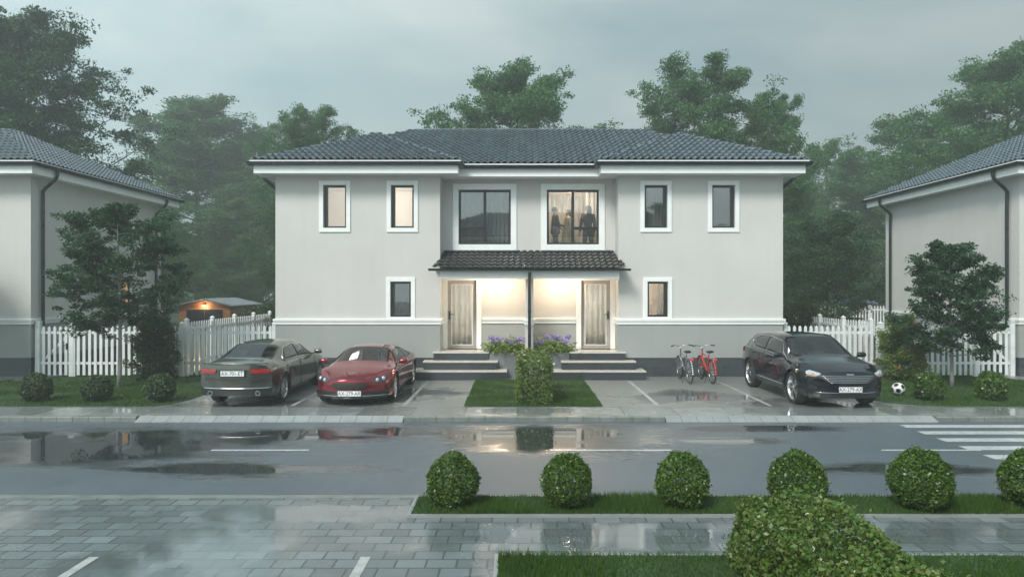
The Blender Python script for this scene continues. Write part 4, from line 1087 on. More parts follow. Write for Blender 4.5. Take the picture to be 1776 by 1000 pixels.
def car(loc, rz, P, label):
    root = empty(P['name'], loc, rz); L2, W = P['L']/2, P['W']; N = 121
    sg = P.get('sig', .07)
    cv = {k: (lambda xs, kk=k: smooth_curve(P[kk], xs, sg)) for k in ('zt','zb','hw','wt','bot')}
    xs = np.linspace(-L2, L2, N)
    T = {k: cv[k](xs) for k in cv}
    NS = 12
    def section(i):
        zt, zb, hw, wt, bo = (float(T[k][i]) for k in ('zt','zb','hw','wt','bot'))
        h = zb-bo; zb = min(zb, zt-.035); ze = zt-min(.085,(zt-zb)*.42); wt = min(wt, hw-.12)
        wb = hw-.085
        return [(hw-.10,bo),(hw-.028,bo+.05),(hw-.004,bo+.22*h),(hw,bo+.50*h),(hw-.022,bo+.76*h),(hw-.034,zb-.035),(wb,zb+.004),
                (wb+(wt-wb)*.46+.012,zb+(ze-zb)*.52),(wt,ze),(wt-.07,zt-.030),(wt*.5,zt-.006),(0,zt)]
    zc = P.get('zc', .5)
    def sst(a): a = min(1, max(0, a)); return a*a*(3-2*a)
    def deform(x, y, z):
        f = sst((x-(L2-.8))/.8); b = sst((-x-(L2-.7))/.7)
        q = (abs(y)/W)
        x -= f*(P['cf']*q**2.6 + P.get('rf',.10)*((z-zc)/.3)**2*(1 if z > zc else .6))
        x += b*(P['cb']*q**2.8 + P.get('rb',.08)*((z-zc-.1)/.4)**2)
        return (x, y, z)
    Rw = P['Rw']; Ra = Rw+.055
    def pt(i, s, sgn):
        x = xs[i]; y, z = SEC[i][s]
        if s <= 4:
            for xw in P['axles']:
                d = abs(x-xw)
                if d < Ra: z = max(z, Rw+math.sqrt(Ra*Ra-d*d)-.01)
        return deform(x, y*sgn, z)
    SEC = [section(i) for i in range(N)]
    body = MB(); glassF = MB(); glassB = MB()
    def inr(x, rg): return rg[0] <= x <= rg[1]
    grid = {}
    V = []
    for i in range(N):
        for s in range(NS):
            for sgn in S:
                if s == NS-1 and sgn == 1: grid[(i,s,1)] = grid[(i,s,-1)]; continue
                grid[(i,s,sgn)] = len(V); V.append(pt(i,s,sgn))
    FB, FW, FR = [], [], []
    for i in range(N-1):
        xm = (xs[i]+xs[i+1])/2
        for s in range(NS-1):
            for sgn in S:
                f = (grid[(i,s,sgn)], grid[(i+1,s,sgn)], grid[(i+1,s+1,sgn)], grid[(i,s+1,sgn)])
                f = tuple(dict.fromkeys(f))
                if s >= 8 and inr(xm, P['wind']): FW.append(f)
                elif s >= 8 and inr(xm, P['rear']): FR.append(f)
                else: FB.append(f)
    # rounded end caps
    for end, i in ((-1,0),(1,N-1)):
        tt = [1,.86,.7,.52,.34,.17,0]
        rows = []
        for s in range(NS):
            row = []
            for sgn in (-1, 1):
                for t_ in (tt if sgn < 0 else tt[-2::-1]):
                    if t_ == 1 and s < NS: row.append(grid[(i,s,sgn)])
                    else: y, z = SEC[i][s]; V.append(deform(xs[i], y*t_*sgn, z)); row.append(len(V)-1)
            rows.append(row)
        for a, b in zip(rows, rows[1:]):
            for k in range(len(a)-1): FB.append(tuple(dict.fromkeys((a[k],a[k+1],b[k+1],b[k]))))
    def sub(faces):
        m = MB(); used = sorted({q for f in faces for q in f}); mp = {q: k for k, q in enumerate(used)}
        m.add([V[q] for q in used], [[mp[q] for q in f] for f in faces if len(f) > 2]); return m
    def weld(o):
        bm = bmesh.new(); bm.from_mesh(o.data); bmesh.ops.remove_doubles(bm, verts=bm.verts, dist=.0005); bmesh.ops.recalc_face_normals(bm, faces=bm.faces); bm.to_mesh(o.data); bm.free()
        o.data.shade_smooth(); o.data.set_sharp_from_angle(angle=R(48))
    ob = sub(FB).build('body', P['paint'], root); weld(ob)
    o = sub(FW).build('windscreen', M['car_glass'], root); weld(o)
    o = sub(FR).build('rear_window', M['car_glass'], root); weld(o)
    # surface lookup for panels laid on the body
    def surf(x, s, sgn):
        fi = (x+L2)/(2*L2)*(N-1); i = int(min(N-2, max(0, math.floor(fi)))); a = fi-i; j = int(min(NS-2, math.floor(s))); b = s-j
        p = [Vector(pt(i,j,sgn)),Vector(pt(i+1,j,sgn)),Vector(pt(i,j+1,sgn)),Vector(pt(i+1,j+1,sgn))]
        return (p[0]*(1-a)+p[1]*a)*(1-b)+(p[2]*(1-a)+p[3]*a)*b
    def patch(levels, sgn, off, nu=14):
        """levels: (s, xa, xb) from bottom to top"""
        m = MB(); rows = []
        for s, xa, xb in levels:
            row = []
            for k in range(nu+1):
                x = xa+(xb-xa)*k/nu; q = surf(x,s,sgn); n = (surf(x+.02,s,sgn)-surf(x-.02,s,sgn)).cross(surf(x,min(s+.15,10.9),sgn)-surf(x,max(s-.15,.1),sgn))*sgn*-1
                if n.length > 0: n.normalize()
                if n.y*sgn < 0 and abs(n.y) > .2: n = -n
                if n.z < 0 and abs(n.y) <= .2: n = -n
                row.append(q+n*off)
            rows.append(row)
        m.add([q for r_ in rows for q in r_], [(a*(nu+1)+k, a*(nu+1)+k+1, (a+1)*(nu+1)+k+1, (a+1)*(nu+1)+k) for a in range(len(rows)-1) for k in range(nu)])
        return m
    def lay(m, name, mat, parent=root, th=.006):
        o = m.build(name, mat, parent, smooth=True); md = o.modifiers.new('t','SOLIDIFY'); md.thickness = th; md.offset = 0; return o
    for sgn in S:
        for nm, lv in P['side_glass']:
            lv2 = []
            for a, b in zip(lv, lv[1:]):
                for k in range(3): f = k/3; lv2.append(tuple(p*(1-f)+q*f for p, q in zip(a,b)))
            lv2.append(lv[-1])
            g = lay(patch(lv2, sgn, .006), 'side_window', M['car_glass_side'])
        # chrome outline of the glasshouse
        ol = [surf(x,s,sgn)+Vector((0,sgn*.010,.002)) for x, s in P['chrome']]
        cm = MB(); cm.tube(ol, .009, 6, closed=True); cm.build('window_trim', M['chrome'] if P.get('chrome_on') else M['black'], root, smooth=True)
        dm = MB()
        for x0, x1 in P['doors']:
            for xa, xb in ((x0,x0),(x1,x1)):
                pts = [surf(x0 if xa == x0 else x1, s, sgn)+Vector((0,sgn*.001,0)) for s in (1.2,2,3,4,5,5.9)]
                dm.tube(pts, .0045, 4)
            pts = [surf(x0+(x1-x0)*k/8, 1.2, sgn)+Vector((0,sgn*.001,0)) for k in range(9)]; dm.tube(pts, .0045, 4)
        dm.build('door_gap', M['black'], root)
        for x0, x1 in P['doors']:
            xh = x0+.16; hm = MB(); hm.tube([surf(xh-.08+k*.055,4.55,sgn)+Vector((0,sgn*(.012 if k in (0,3) else .03),0)) for k in range(4)], .011, 6); hm.build('door_handle', P['handle'], root, smooth=True)
        # mirrors
        xm_, sm = P['mirror']; q = surf(xm_, sm, sgn); mm = MB()
        mm.tube([q, q+Vector((0,sgn*.10,.03))], .018, 6)
        pr = [(0,-.075),(.045,-.07),(.062,-.03),(.062,.02),(.045,.05),(0,.055)]
        mm2 = MB(); c = q+Vector((.01,sgn*.18,.07))
        for k in range(1): mm2.lathe([(max(.001,r_*1.0),h_*1.5) for r_,h_ in [(0,-.07),(.045,-.068),(.062,-.04),(.066,.0),(.062,.04),(.045,.062),(0,.066)]], 16, 'y', tuple(c))
        mm.m += []; o = mm2.build('side_mirror', P['mirror_mat'], root, smooth=True); mm.build('mirror_arm', M['black'], o, smooth=True)
        # sill
        lay(patch([(.35,P['axles'][0]+Ra+.05,P['axles'][1]-Ra-.05),(1.25,P['axles'][0]+Ra+.03,P['axles'][1]-Ra-.03)], sgn, .006), 'sill', M['black'])
        if P.get('sill_chrome'): cm = MB(); cm.tube([surf(x,1.9,sgn)+Vector((0,sgn*.008,0)) for x in np.linspace(P['axles'][0]+Ra+.25,P['axles'][1]-Ra-.02,9)], .012, 6); cm.build('sill_trim', M['chrome'], root)
    # fascia pieces: polygons in (y,z) laid on the end caps
    def cap_x(y, z, end): return deform(end*L2, y, z)[0]
    def cap_piece(poly, end, name, mat, off=.012, parent=root, sub_=3, th=.014):
        bm = bmesh.new(); f = bm.faces.new([bm.verts.new((0,y,z)) for y,z in poly]); bmesh.ops.triangulate(bm, faces=[f])
        for _ in range(sub_): bmesh.ops.subdivide_edges(bm, edges=bm.edges[:], cuts=1, use_grid_fill=True)
        for v_ in bm.verts: v_.co.x = cap_x(v_.co.y, v_.co.z, end)+end*off
        me = bpy.data.meshes.new(name); bm.to_mesh(me); bm.free(); me.materials.append(mat)
        o = link(name, me, parent); md = o.modifiers.new('t','SOLIDIFY'); md.thickness = th; md.offset = 0; return o
    for spec in P['fascia']:
        poly, end, name, mat = spec[:4]; off = spec[4] if len(spec) > 4 else .012
        mir = spec[5] if len(spec) > 5 else False
        o = cap_piece(poly, end, name, mat, off)
        if mir: cap_piece([(-y,z) for y,z in poly][::-1], end, name, mat, off)
    for (ya, yb, z, end, r_, mat, nm) in P.get('bars', []):
        m = MB(); m.tube([(cap_x(y,z,end)+end*.016, y, z) for y in np.linspace(ya,yb,17)], r_, 6); m.build(nm, mat, root, smooth=True)
    for (y, z, end, rr_) in P.get('pipes', []):
        m = MB(); x = cap_x(y,z,end); m.lathe([(rr_*.82,end*-.06),(rr_,end*-.06),(rr_,end*.05),(rr_*.82,end*.05)], 16, 'x', (x,y,z), closed=True); m.lathe([(0,0),(rr_*.82,0)], 16, 'x', (x,y,z)); m.build('exhaust_tip', M['chrome'], root, smooth=40)
    for (y, z, end, rr_, mat) in P.get('round_lamps', []):
        for sgn in S:
            m = MB(); x = cap_x(y,z,end)+end*.01; m.lathe([(0,end*.030),(rr_*.6,end*.024),(rr_,end*.0),(rr_,end*-.03)], 16, 'x', (x,sgn*y,z)); m.build('lamp_lens', mat, root, smooth=True)
    # number plate
    for (y, z, end, txt) in P['plates']:
        x = cap_x(y,z,end)+end*.032; m = MB(); m.box(min(x,x-end*.03),max(x,x-end*.03),y-.265,y+.265,z-.060,z+.060)
        pl = m.build('licence_plate', M['plate'], root, bevel=.004)
        fr = MB()
        for a, b, c, d in frame_rects(y-.275,y+.275,z-.070,z+.070,.0095): fr.box(min(x-end*.028,x+end*.003),max(x-end*.028,x+end*.003),a,b,c,d)
        fr.build('plate_frame', M['black'], pl)
        tm = link('plate_text', text_mesh(txt, .105), pl); tm.scale = (1.02,1.15,1)
        tm.location = (x+end*.003, y, z-.002); tm.rotation_euler = (R(90), 0, R(90*end))
    # wheels
    tb, rb, bb = wheel_mesh(Rw, P['tw'], P['rr'], P['spokes'], P.get('dbl', False))
    for xw in P['axles']:
        for sgn in S:
            w = empty('wheel', (xw, sgn*(W-.025-P['tw']/2), Rw-.004), 0 if sgn > 0 else math.pi); w.parent = root
            tb.build('tyre', M['rubber'], w, smooth=35); rb.build('rim', M['alloy'], w, smooth=30); bb.build('brake_disc', M['gutter'], w, smooth=30)
    # inside
    m = MB(); m.box(-L2+.55, L2-.45, -W+.33, W-.33, .19, .50); m.build('underbody', M['black'], root)
    m = MB(); z0_ = .5; x0, x1 = P['rear'][0], P['wind'][1]
    m.box(x0, x1, -W+.16, W-.16, .50, P['floor']-.10); m.box(P['wind'][1]-.45, P['wind'][1]+.02, -W+.20, W-.20, P['floor'], P['floor']+.10)
    m.build('dashboard', M['interior'], root, bevel=.03)
    for yy in (-.36,.36):
        for xx in (P['seat'], P['seat']-.9):
            m = MB(); m.tube([(xx,yy,P['floor']-.30),(xx-.10,yy,P['floor']+.14)], [.22,.18], 12); m.tube([(xx-.11,yy,P['floor']+.17),(xx-.13,yy,P['floor']+.29)], [.10,.08], 10); m.build('seat', M['interior'], root, smooth=40)
    tag(root, label, 'car'); return root

sed = dict(name='sedan', L=4.85, W=.86, Rw=.340, tw=.24, rr=.245, spokes=10, dbl=False, axles=(-1.42,1.50), cf=.34, cb=.24, rb=.05, paint=paint('olive_black_car_paint', (.115,.122,.102), .85, .20),
    zt=[(-2.42,.99),(-2.30,1.03),(-1.86,1.07),(-1.78,1.08),(-1.05,1.345),(-.5,1.395),(0,1.40),(.35,1.37),(1.18,1.02),(1.3,.98),(2.1,.84),(2.42,.68)],
    zb=[(-2.42,.90),(-1.9,.95),(-1,.945),(1,.90),(1.5,.86),(2.1,.76),(2.42,.60)],
    hw=[(-2.42,.815),(-2.0,.85),(-1.4,.86),(1.3,.855),(2.0,.83),(2.42,.74)], wt=[(-2.42,.69),(-1.8,.65),(-1.05,.56),(.35,.56),(1.18,.65),(2.42,.55)], bot=[(-2.42,.30),(-2.2,.22),(0,.19),(2.2,.20),(2.42,.24)],
    wind=(.38,1.16), rear=(-1.78,-1.02), floor=.86, seat=.15, mirror=(.92,6.2), mirror_mat=None, chrome_on=True, handle=M['chrome'],
    side_glass=[('f',[(6.25,-.22,.98),(7.0,-.22,.70),(7.75,-.22,.40)]),('r',[(6.25,-1.20,-.30),(7.0,-1.12,-.30),(7.75,-.86,-.30)])],
    chrome=[(1.05,6.15),(.72,7.0),(.40,7.85),(-.3,7.9),(-.88,7.85),(-1.18,7.2),(-1.34,6.6),(-1.28,6.15),(-.6,6.12),(.3,6.12)], doors=[(-1.25,-.26),(-.24,.98)],
    fascia=[([(-.80,.82),(-.76,.885),(-.37,.872),(-.40,.785),(-.78,.765)],-1,'tail_light',M['lens_red'],.014,True),
            ([(-.33,.86),(.33,.86),(.30,.70),(-.30,.70)],-1,'plate_recess',M['gutter'],.004),
            ([(-.83,.425),(.83,.425),(.78,.27),(-.78,.27)],-1,'rear_diffuser',M['black'],.014),
            ([(-.30,.62),(.30,.62),(.26,.44),(-.26,.44)],1,'grille',M['mesh_grille'],.012),([(.40,.66),(.70,.70),(.70,.58),(.43,.56)],1,'headlight',M['lens_clear'],.012,True)],
    bars=[(-.80,.80,.445,-1,.010,M['chrome'],'bumper_trim'),(-.84,.84,1.02,-1,.012,None,'boot_lip'),(-.68,.68,.655,-1,.008,M['black'],'bumper_gap')],
    pipes=[(-.54,.33,-1,.055),(.54,.33,-1,.055)], round_lamps=[], plates=[(0,.785,-1,'AX-701-ET')], zc=.62)
sed['mirror_mat'] = sed['paint']; sed['bars'][1] = (-.74,.74,1.00,-1,.014,sed['paint'],'boot_lip')
car((-6.42,17.80,0), R(90), sed, 'dark olive sedan seen from behind with red tail lights')
red = dict(name='sports_car', L=4.70, W=.92, Rw=.335, tw=.25, rr=.250, spokes=10, dbl=False, axles=(-1.40,1.42), cf=.42, cb=.3, paint=paint('crimson_car_paint', (.21,.018,.027), .65, .20),
    zt=[(-2.35,.80),(-2.2,.90),(-1.6,1.02),(-1.0,1.15),(-.4,1.235),(0,1.25),(.35,1.22),(1.15,.93),(1.3,.89),(2.0,.74),(2.25,.66),(2.35,.60)],
    zb=[(-2.35,.74),(-1.6,.88),(-1,.87),(.9,.81),(1.5,.79),(2.0,.70),(2.35,.54)],
    hw=[(-2.35,.80),(-1.9,.90),(-1.4,.92),(.2,.895),(1.4,.92),(2.0,.90),(2.35,.82)], wt=[(-2.35,.62),(-1.6,.60),(-.4,.56),(.35,.57),(1.15,.66),(2.35,.6)], bot=[(-2.35,.28),(-2.1,.2),(0,.17),(2.1,.17),(2.35,.19)],
    wind=(.37,1.13), rear=(-1.55,-.62), floor=.76, seat=.10, mirror=(.88,6.2), mirror_mat=None, chrome_on=False, handle=None,
    side_glass=[('f',[(6.25,-.35,.92),(7.0,-.35,.66),(7.75,-.35,.36)]),('r',[(6.25,-1.10,-.42),(7.0,-.98,-.42),(7.75,-.75,-.42)])],
    chrome=[(1.0,6.15),(.70,7.0),(.38,7.85),(-.3,7.9),(-.78,7.85),(-1.05,7.1),(-1.20,6.15),(-.6,6.12),(.3,6.12)], doors=[(-.40,.92)],
    fascia=[([(-.36,.545),(.36,.545),(.42,.48),(.34,.415),(-.34,.415),(-.42,.48)],1,'grille_surround',M['black'],.010),([(-.325,.528),(.325,.528),(.37,.48),(.31,.432),(-.31,.432),(-.37,.48)],1,'grille',M['mesh_grille'],.016),
            ([(.46,.60),(.62,.665),(.80,.685),(.83,.60),(.74,.55),(.56,.54)],1,'headlight',M['lens_dark'],.012,True),
            ([(-.86,.345),(.86,.345),(.83,.255),(-.83,.255)],1,'lower_intake',M['black'],.010),([(-.84,.225),(.84,.225),(.82,.185),(-.82,.185)],1,'splitter',M['gutter'],.02),
            ([(.5,.72),(.82,.73),(.82,.66),(.5,.65)],-1,'tail_light',M['lens_red'],.012,True)],
    bars=[(-.62,.62,.625,1,.006,M['black'],'bonnet_gap'),(-.84,.84,.245,1,.008,M['chrome'],'intake_trim')], round_lamps=[(.60,.600,1,.045,M['lens_clear']),(.72,.625,1,.050,M['lens_clear'])], plates=[(0,.305,1,'AX-279-AR')], zc=.45)
red['mirror_mat'] = red['paint']; red['handle'] = red['paint']
car((-3.84,17.92,0), R(-90), red, 'red low sports car parked nose out beside the left steps')
suv = dict(name='suv', L=4.62, W=.95, Rw=.385, tw=.25, rr=.285, spokes=5, dbl=True, axles=(-1.36,1.40), cf=.36, cb=.26, rf=.07, paint=paint('black_car_paint', (.008,.011,.017), .5, .14),
    zt=[(-2.31,1.16),(-2.2,1.24),(-2.0,1.40),(-1.7,1.50),(-.9,1.555),(0,1.565),(.30,1.53),(1.10,1.12),(1.25,1.08),(1.9,.99),(2.2,.90),(2.31,.82)],
    zb=[(-2.31,1.05),(-1.9,1.13),(-1,1.08),(.9,1.0),(1.4,.98),(2.0,.90),(2.31,.76)],
    hw=[(-2.31,.82),(-1.9,.90),(-1.4,.94),(0,.93),(1.4,.95),(2.0,.93),(2.31,.86)], wt=[(-2.31,.66),(-1.4,.64),(.30,.65),(1.10,.74),(2.31,.7)], bot=[(-2.31,.36),(-2.1,.26),(0,.24),(2.1,.24),(2.31,.26)],
    wind=(.33,1.09), rear=(-2.2,-1.85), floor=.94, seat=.05, mirror=(.86,6.2), mirror_mat=None, chrome_on=True, handle=None, sill_chrome=True,
    side_glass=[('f',[(6.25,-.36,.90),(7.0,-.36,.62),(7.75,-.36,.33)]),('r',[(6.25,-1.10,-.44),(7.0,-1.34,-.44),(7.75,-1.12,-.44)])],
    chrome=[(.98,6.15),(.66,7.0),(.34,7.85),(-.4,7.9),(-1.14,7.85),(-1.44,7.2),(-1.34,6.6),(-1.10,6.15),(-.6,6.12),(.3,6.12)], doors=[(-1.25,-.42),(-.40,.90)],
    fascia=[([(-.66,.775),(.66,.775),(.70,.72),(.42,.585),(-.42,.585),(-.70,.72)],1,'grille',M['mesh_grille'],.010),
            ([(.60,.80),(.80,.865),(.865,.84),(.87,.775),(.66,.745)],1,'headlight',M['lens_clear'],.014,True),([(.68,.742),(.86,.766),(.86,.742),(.70,.722)],1,'indicator',M['lens_amber'],.016,True),
            ([(-.84,.36),(.84,.36),(.80,.25),(-.80,.25)],1,'lower_bumper',M['black'],.012),([(.66,.50),(.82,.55),(.83,.47),(.70,.44)],1,'air_inlet',M['black'],.010,True),
            ([(.50,1.05),(.80,1.06),(.81,.93),(.6,.93)],-1,'tail_light',M['lens_red'],.012,True)],
    bars=[(-.64+.05*k,.64-.05*k,.745-.035*k,1,.0055,M['chrome'],'grille_bar') for k in range(5)]+[(-.08,.08,.785,1,.014,M['chrome'],'badge'),(-.70,.70,.375,1,.007,M['chrome'],'bumper_trim')],
    round_lamps=[(.74,.80,1,.035,M['lens_clear'])], plates=[(.0,.455,1,'AX-279-AX')], zc=.62)
suv['mirror_mat'] = suv['paint']; suv['handle'] = suv['paint']
car((7.33,17.48,0), R(-90+1.5), suv, 'black SUV with chrome window trim parked nose out on the right bay')

# ------------------------------------------------------------------ bicycles
M['bike_red'] = simple('red_bike_enamel', (.42,.018,.018), .25, .1, 8, coat=.6)
M['bike_grey'] = simple('grey_bike_enamel', (.10,.11,.115), .3, .1, 8, coat=.6)
M['steel'] = simple('brushed_steel', (.50,.51,.52), .25, .15, 20, metal=1)
M['reflector'] = simple('red_reflector', (.5,.02,.03), .15, .2, 20, emit=(1,.05,.05), estr=.12)
def bicycle(loc, rz, lean, frame_m, mud_m, label):
    root = empty('bicycle', loc, rz); root.rotation_euler = (lean, 0, rz); Rw = .345
    for xw in (-.53,.55):
        w = empty('wheel', (xw,0,Rw)); w.parent = root
        m = MB(); m.tube([(Rw*math.cos(a)-.0,0,Rw*math.sin(a)) for a in [2*math.pi*k/40 for k in range(40)]], .021, 8, closed=True); m.v = [((x*(Rw-.021)/Rw),y,(z*(Rw-.021)/Rw)) for x,y,z in m.v]; m.build('tyre', M['rubber'], w, smooth=True)
        m = MB(); m.tube([((Rw-.045)*math.cos(a),0,(Rw-.045)*math.sin(a)) for a in [2*math.pi*k/40 for k in range(40)]], .011, 6, closed=True); m.build('rim', M['steel'], w, smooth=True)
        m = MB(); m.tube([(0,-.045,0),(0,.045,0)], .02, 10)
        for k in range(24):
            a = 2*math.pi*k/24; m.tube([(.018*math.cos(a+.6),.03*(1 if k%2 else -1),.018*math.sin(a+.6)),((Rw-.05)*math.cos(a),0,(Rw-.05)*math.sin(a))], .0022, 4)
        m.build('spokes', M['steel'], w)
        m = MB(); a0, a1 = (R(25), R(190)) if xw < 0 else (R(20), R(170))
        for k in range(18):
            a = a0+(a1-a0)*k/18; b = a0+(a1-a0)*(k+1)/18; q = Rw+.018
            m.quad((q*math.cos(a)+xw,-.028,q*math.sin(a)+Rw),(q*math.cos(b)+xw,-.028,q*math.sin(b)+Rw),(q*math.cos(b)+xw,.028,q*math.sin(b)+Rw),(q*math.cos(a)+xw,.028,q*math.sin(a)+Rw))
        o = m.build('mudguard', mud_m, root, smooth=True); md = o.modifiers.new('t','SOLIDIFY'); md.thickness = .006
    bb = (-.10,0,.29); st = (-.27,0,.80); hd = (.36,0,.86); hb = (.40,0,.66)
    m = MB(); m.tube([bb, st], .018, 8); m.tube([(-.24,0,.70),(.36,0,.80)], .017, 8); m.tube([bb, hb], .024, 8); m.tube([hd, hb], .021, 8)
    for y in (-.05,.05):
        m.tube([bb,(-.53,y,Rw)], .010, 6); m.tube([(-.25,0,.74),(-.53,y,Rw)], .009, 6); m.tube([hb,(.45,y*.9,.62),(.55,y,Rw)], .013, 6)
    m.build('frame', frame_m, root, smooth=40)
    m = MB(); m.tube([hd,(.335,0,.99)], .015, 8); m.build('stem', M['steel'], root, smooth=True)
    m = MB(); m.tube([(.18,-.31,1.02),(.30,-.20,1.035),(.36,-.05,1.0),(.36,.05,1.0),(.30,.20,1.035),(.18,.31,1.02)], .012, 8); hbar = m.build('handlebar', M['steel'], root, smooth=True)
    for y in (-1,1): m = MB(); m.tube([(.17,y*.318,1.018),(.27,y*.225,1.031)], .019, 8); m.build('grip', M['black'], hbar, smooth=True)
    m = MB(); m.tube([st,(-.30,0,.86)], .014, 8); m.build('seat_post', M['steel'], root)
    m = MB(); m.tube([(-.44,0,.885),(-.36,0,.905),(-.24,0,.895),(-.13,0,.89)], [.095,.105,.06,.022], 12); m.v = [(x,y,.895+(z-.895)*.35) for x,y,z in m.v]; m.build('saddle', M['black'], root, smooth=True)
    m = MB()
    for y in (-.06,.06): m.tube([(-.34,y,.72),(-.80,y,.735)], .007, 6); m.tube([(-.53,y,Rw+.02),(-.66,y,.73)], .006, 6)
    for k in range(4): m.tube([(-.42-.12*k,-.06,.73),(-.42-.12*k,.06,.73)], .006, 6)
    m.build('rear_rack', M['steel'], root)
    m = MB(); m.box(-.845,-.805,-.05,.05,.685,.745); m.build('rear_light', M['reflector'], root, bevel=.008)
    m = MB(); m.lathe([(.045,-.006),(.095,-.006),(.095,.006),(.045,.006)], 20, 'y', (bb[0],.07,bb[2]), closed=True); m.tube([(bb[0],.085,bb[2]),(bb[0]+.15,.09,bb[2]-.08)], .011, 6); m.tube([(bb[0],-.085,bb[2]),(bb[0]-.15,-.09,bb[2]+.08)], .011, 6); m.tube([(bb[0],-.09,bb[2]),(bb[0],.09,bb[2])], .018, 8)
    m.box(bb[0]+.11,bb[0]+.20,.10,.19,bb[2]-.095,bb[2]-.07); m.box(bb[0]-.20,bb[0]-.11,-.19,-.10,bb[2]+.07,bb[2]+.095); m.build('pedal_crank', M['gutter'], root)
    m = MB(); m.tube([(-.20,.03,.30),(-.34,.17,.0)], .008, 6); m.build('kickstand', M['gutter'], root)
    m = MB(); m.lathe([(0,.0),(.028,.01),(.032,.045),(0,.05)], 12, 'x', (.43,0,.92)); m.build('front_lamp', M['lens_clear'], root, smooth=True)
    tag(root, label, 'bicycle', 'bicycles in front of the right wall'); return root
bicycle((4.86,19.85,0), R(91.5), R(-2), M['bike_grey'], M['steel'], 'grey bicycle with steel mudguards parked nearest the right steps')
bicycle((5.50,19.85,0), R(91.5), R(-2), M['bike_red'], M['bike_red'], 'red bicycle with red mudguards facing the wall')
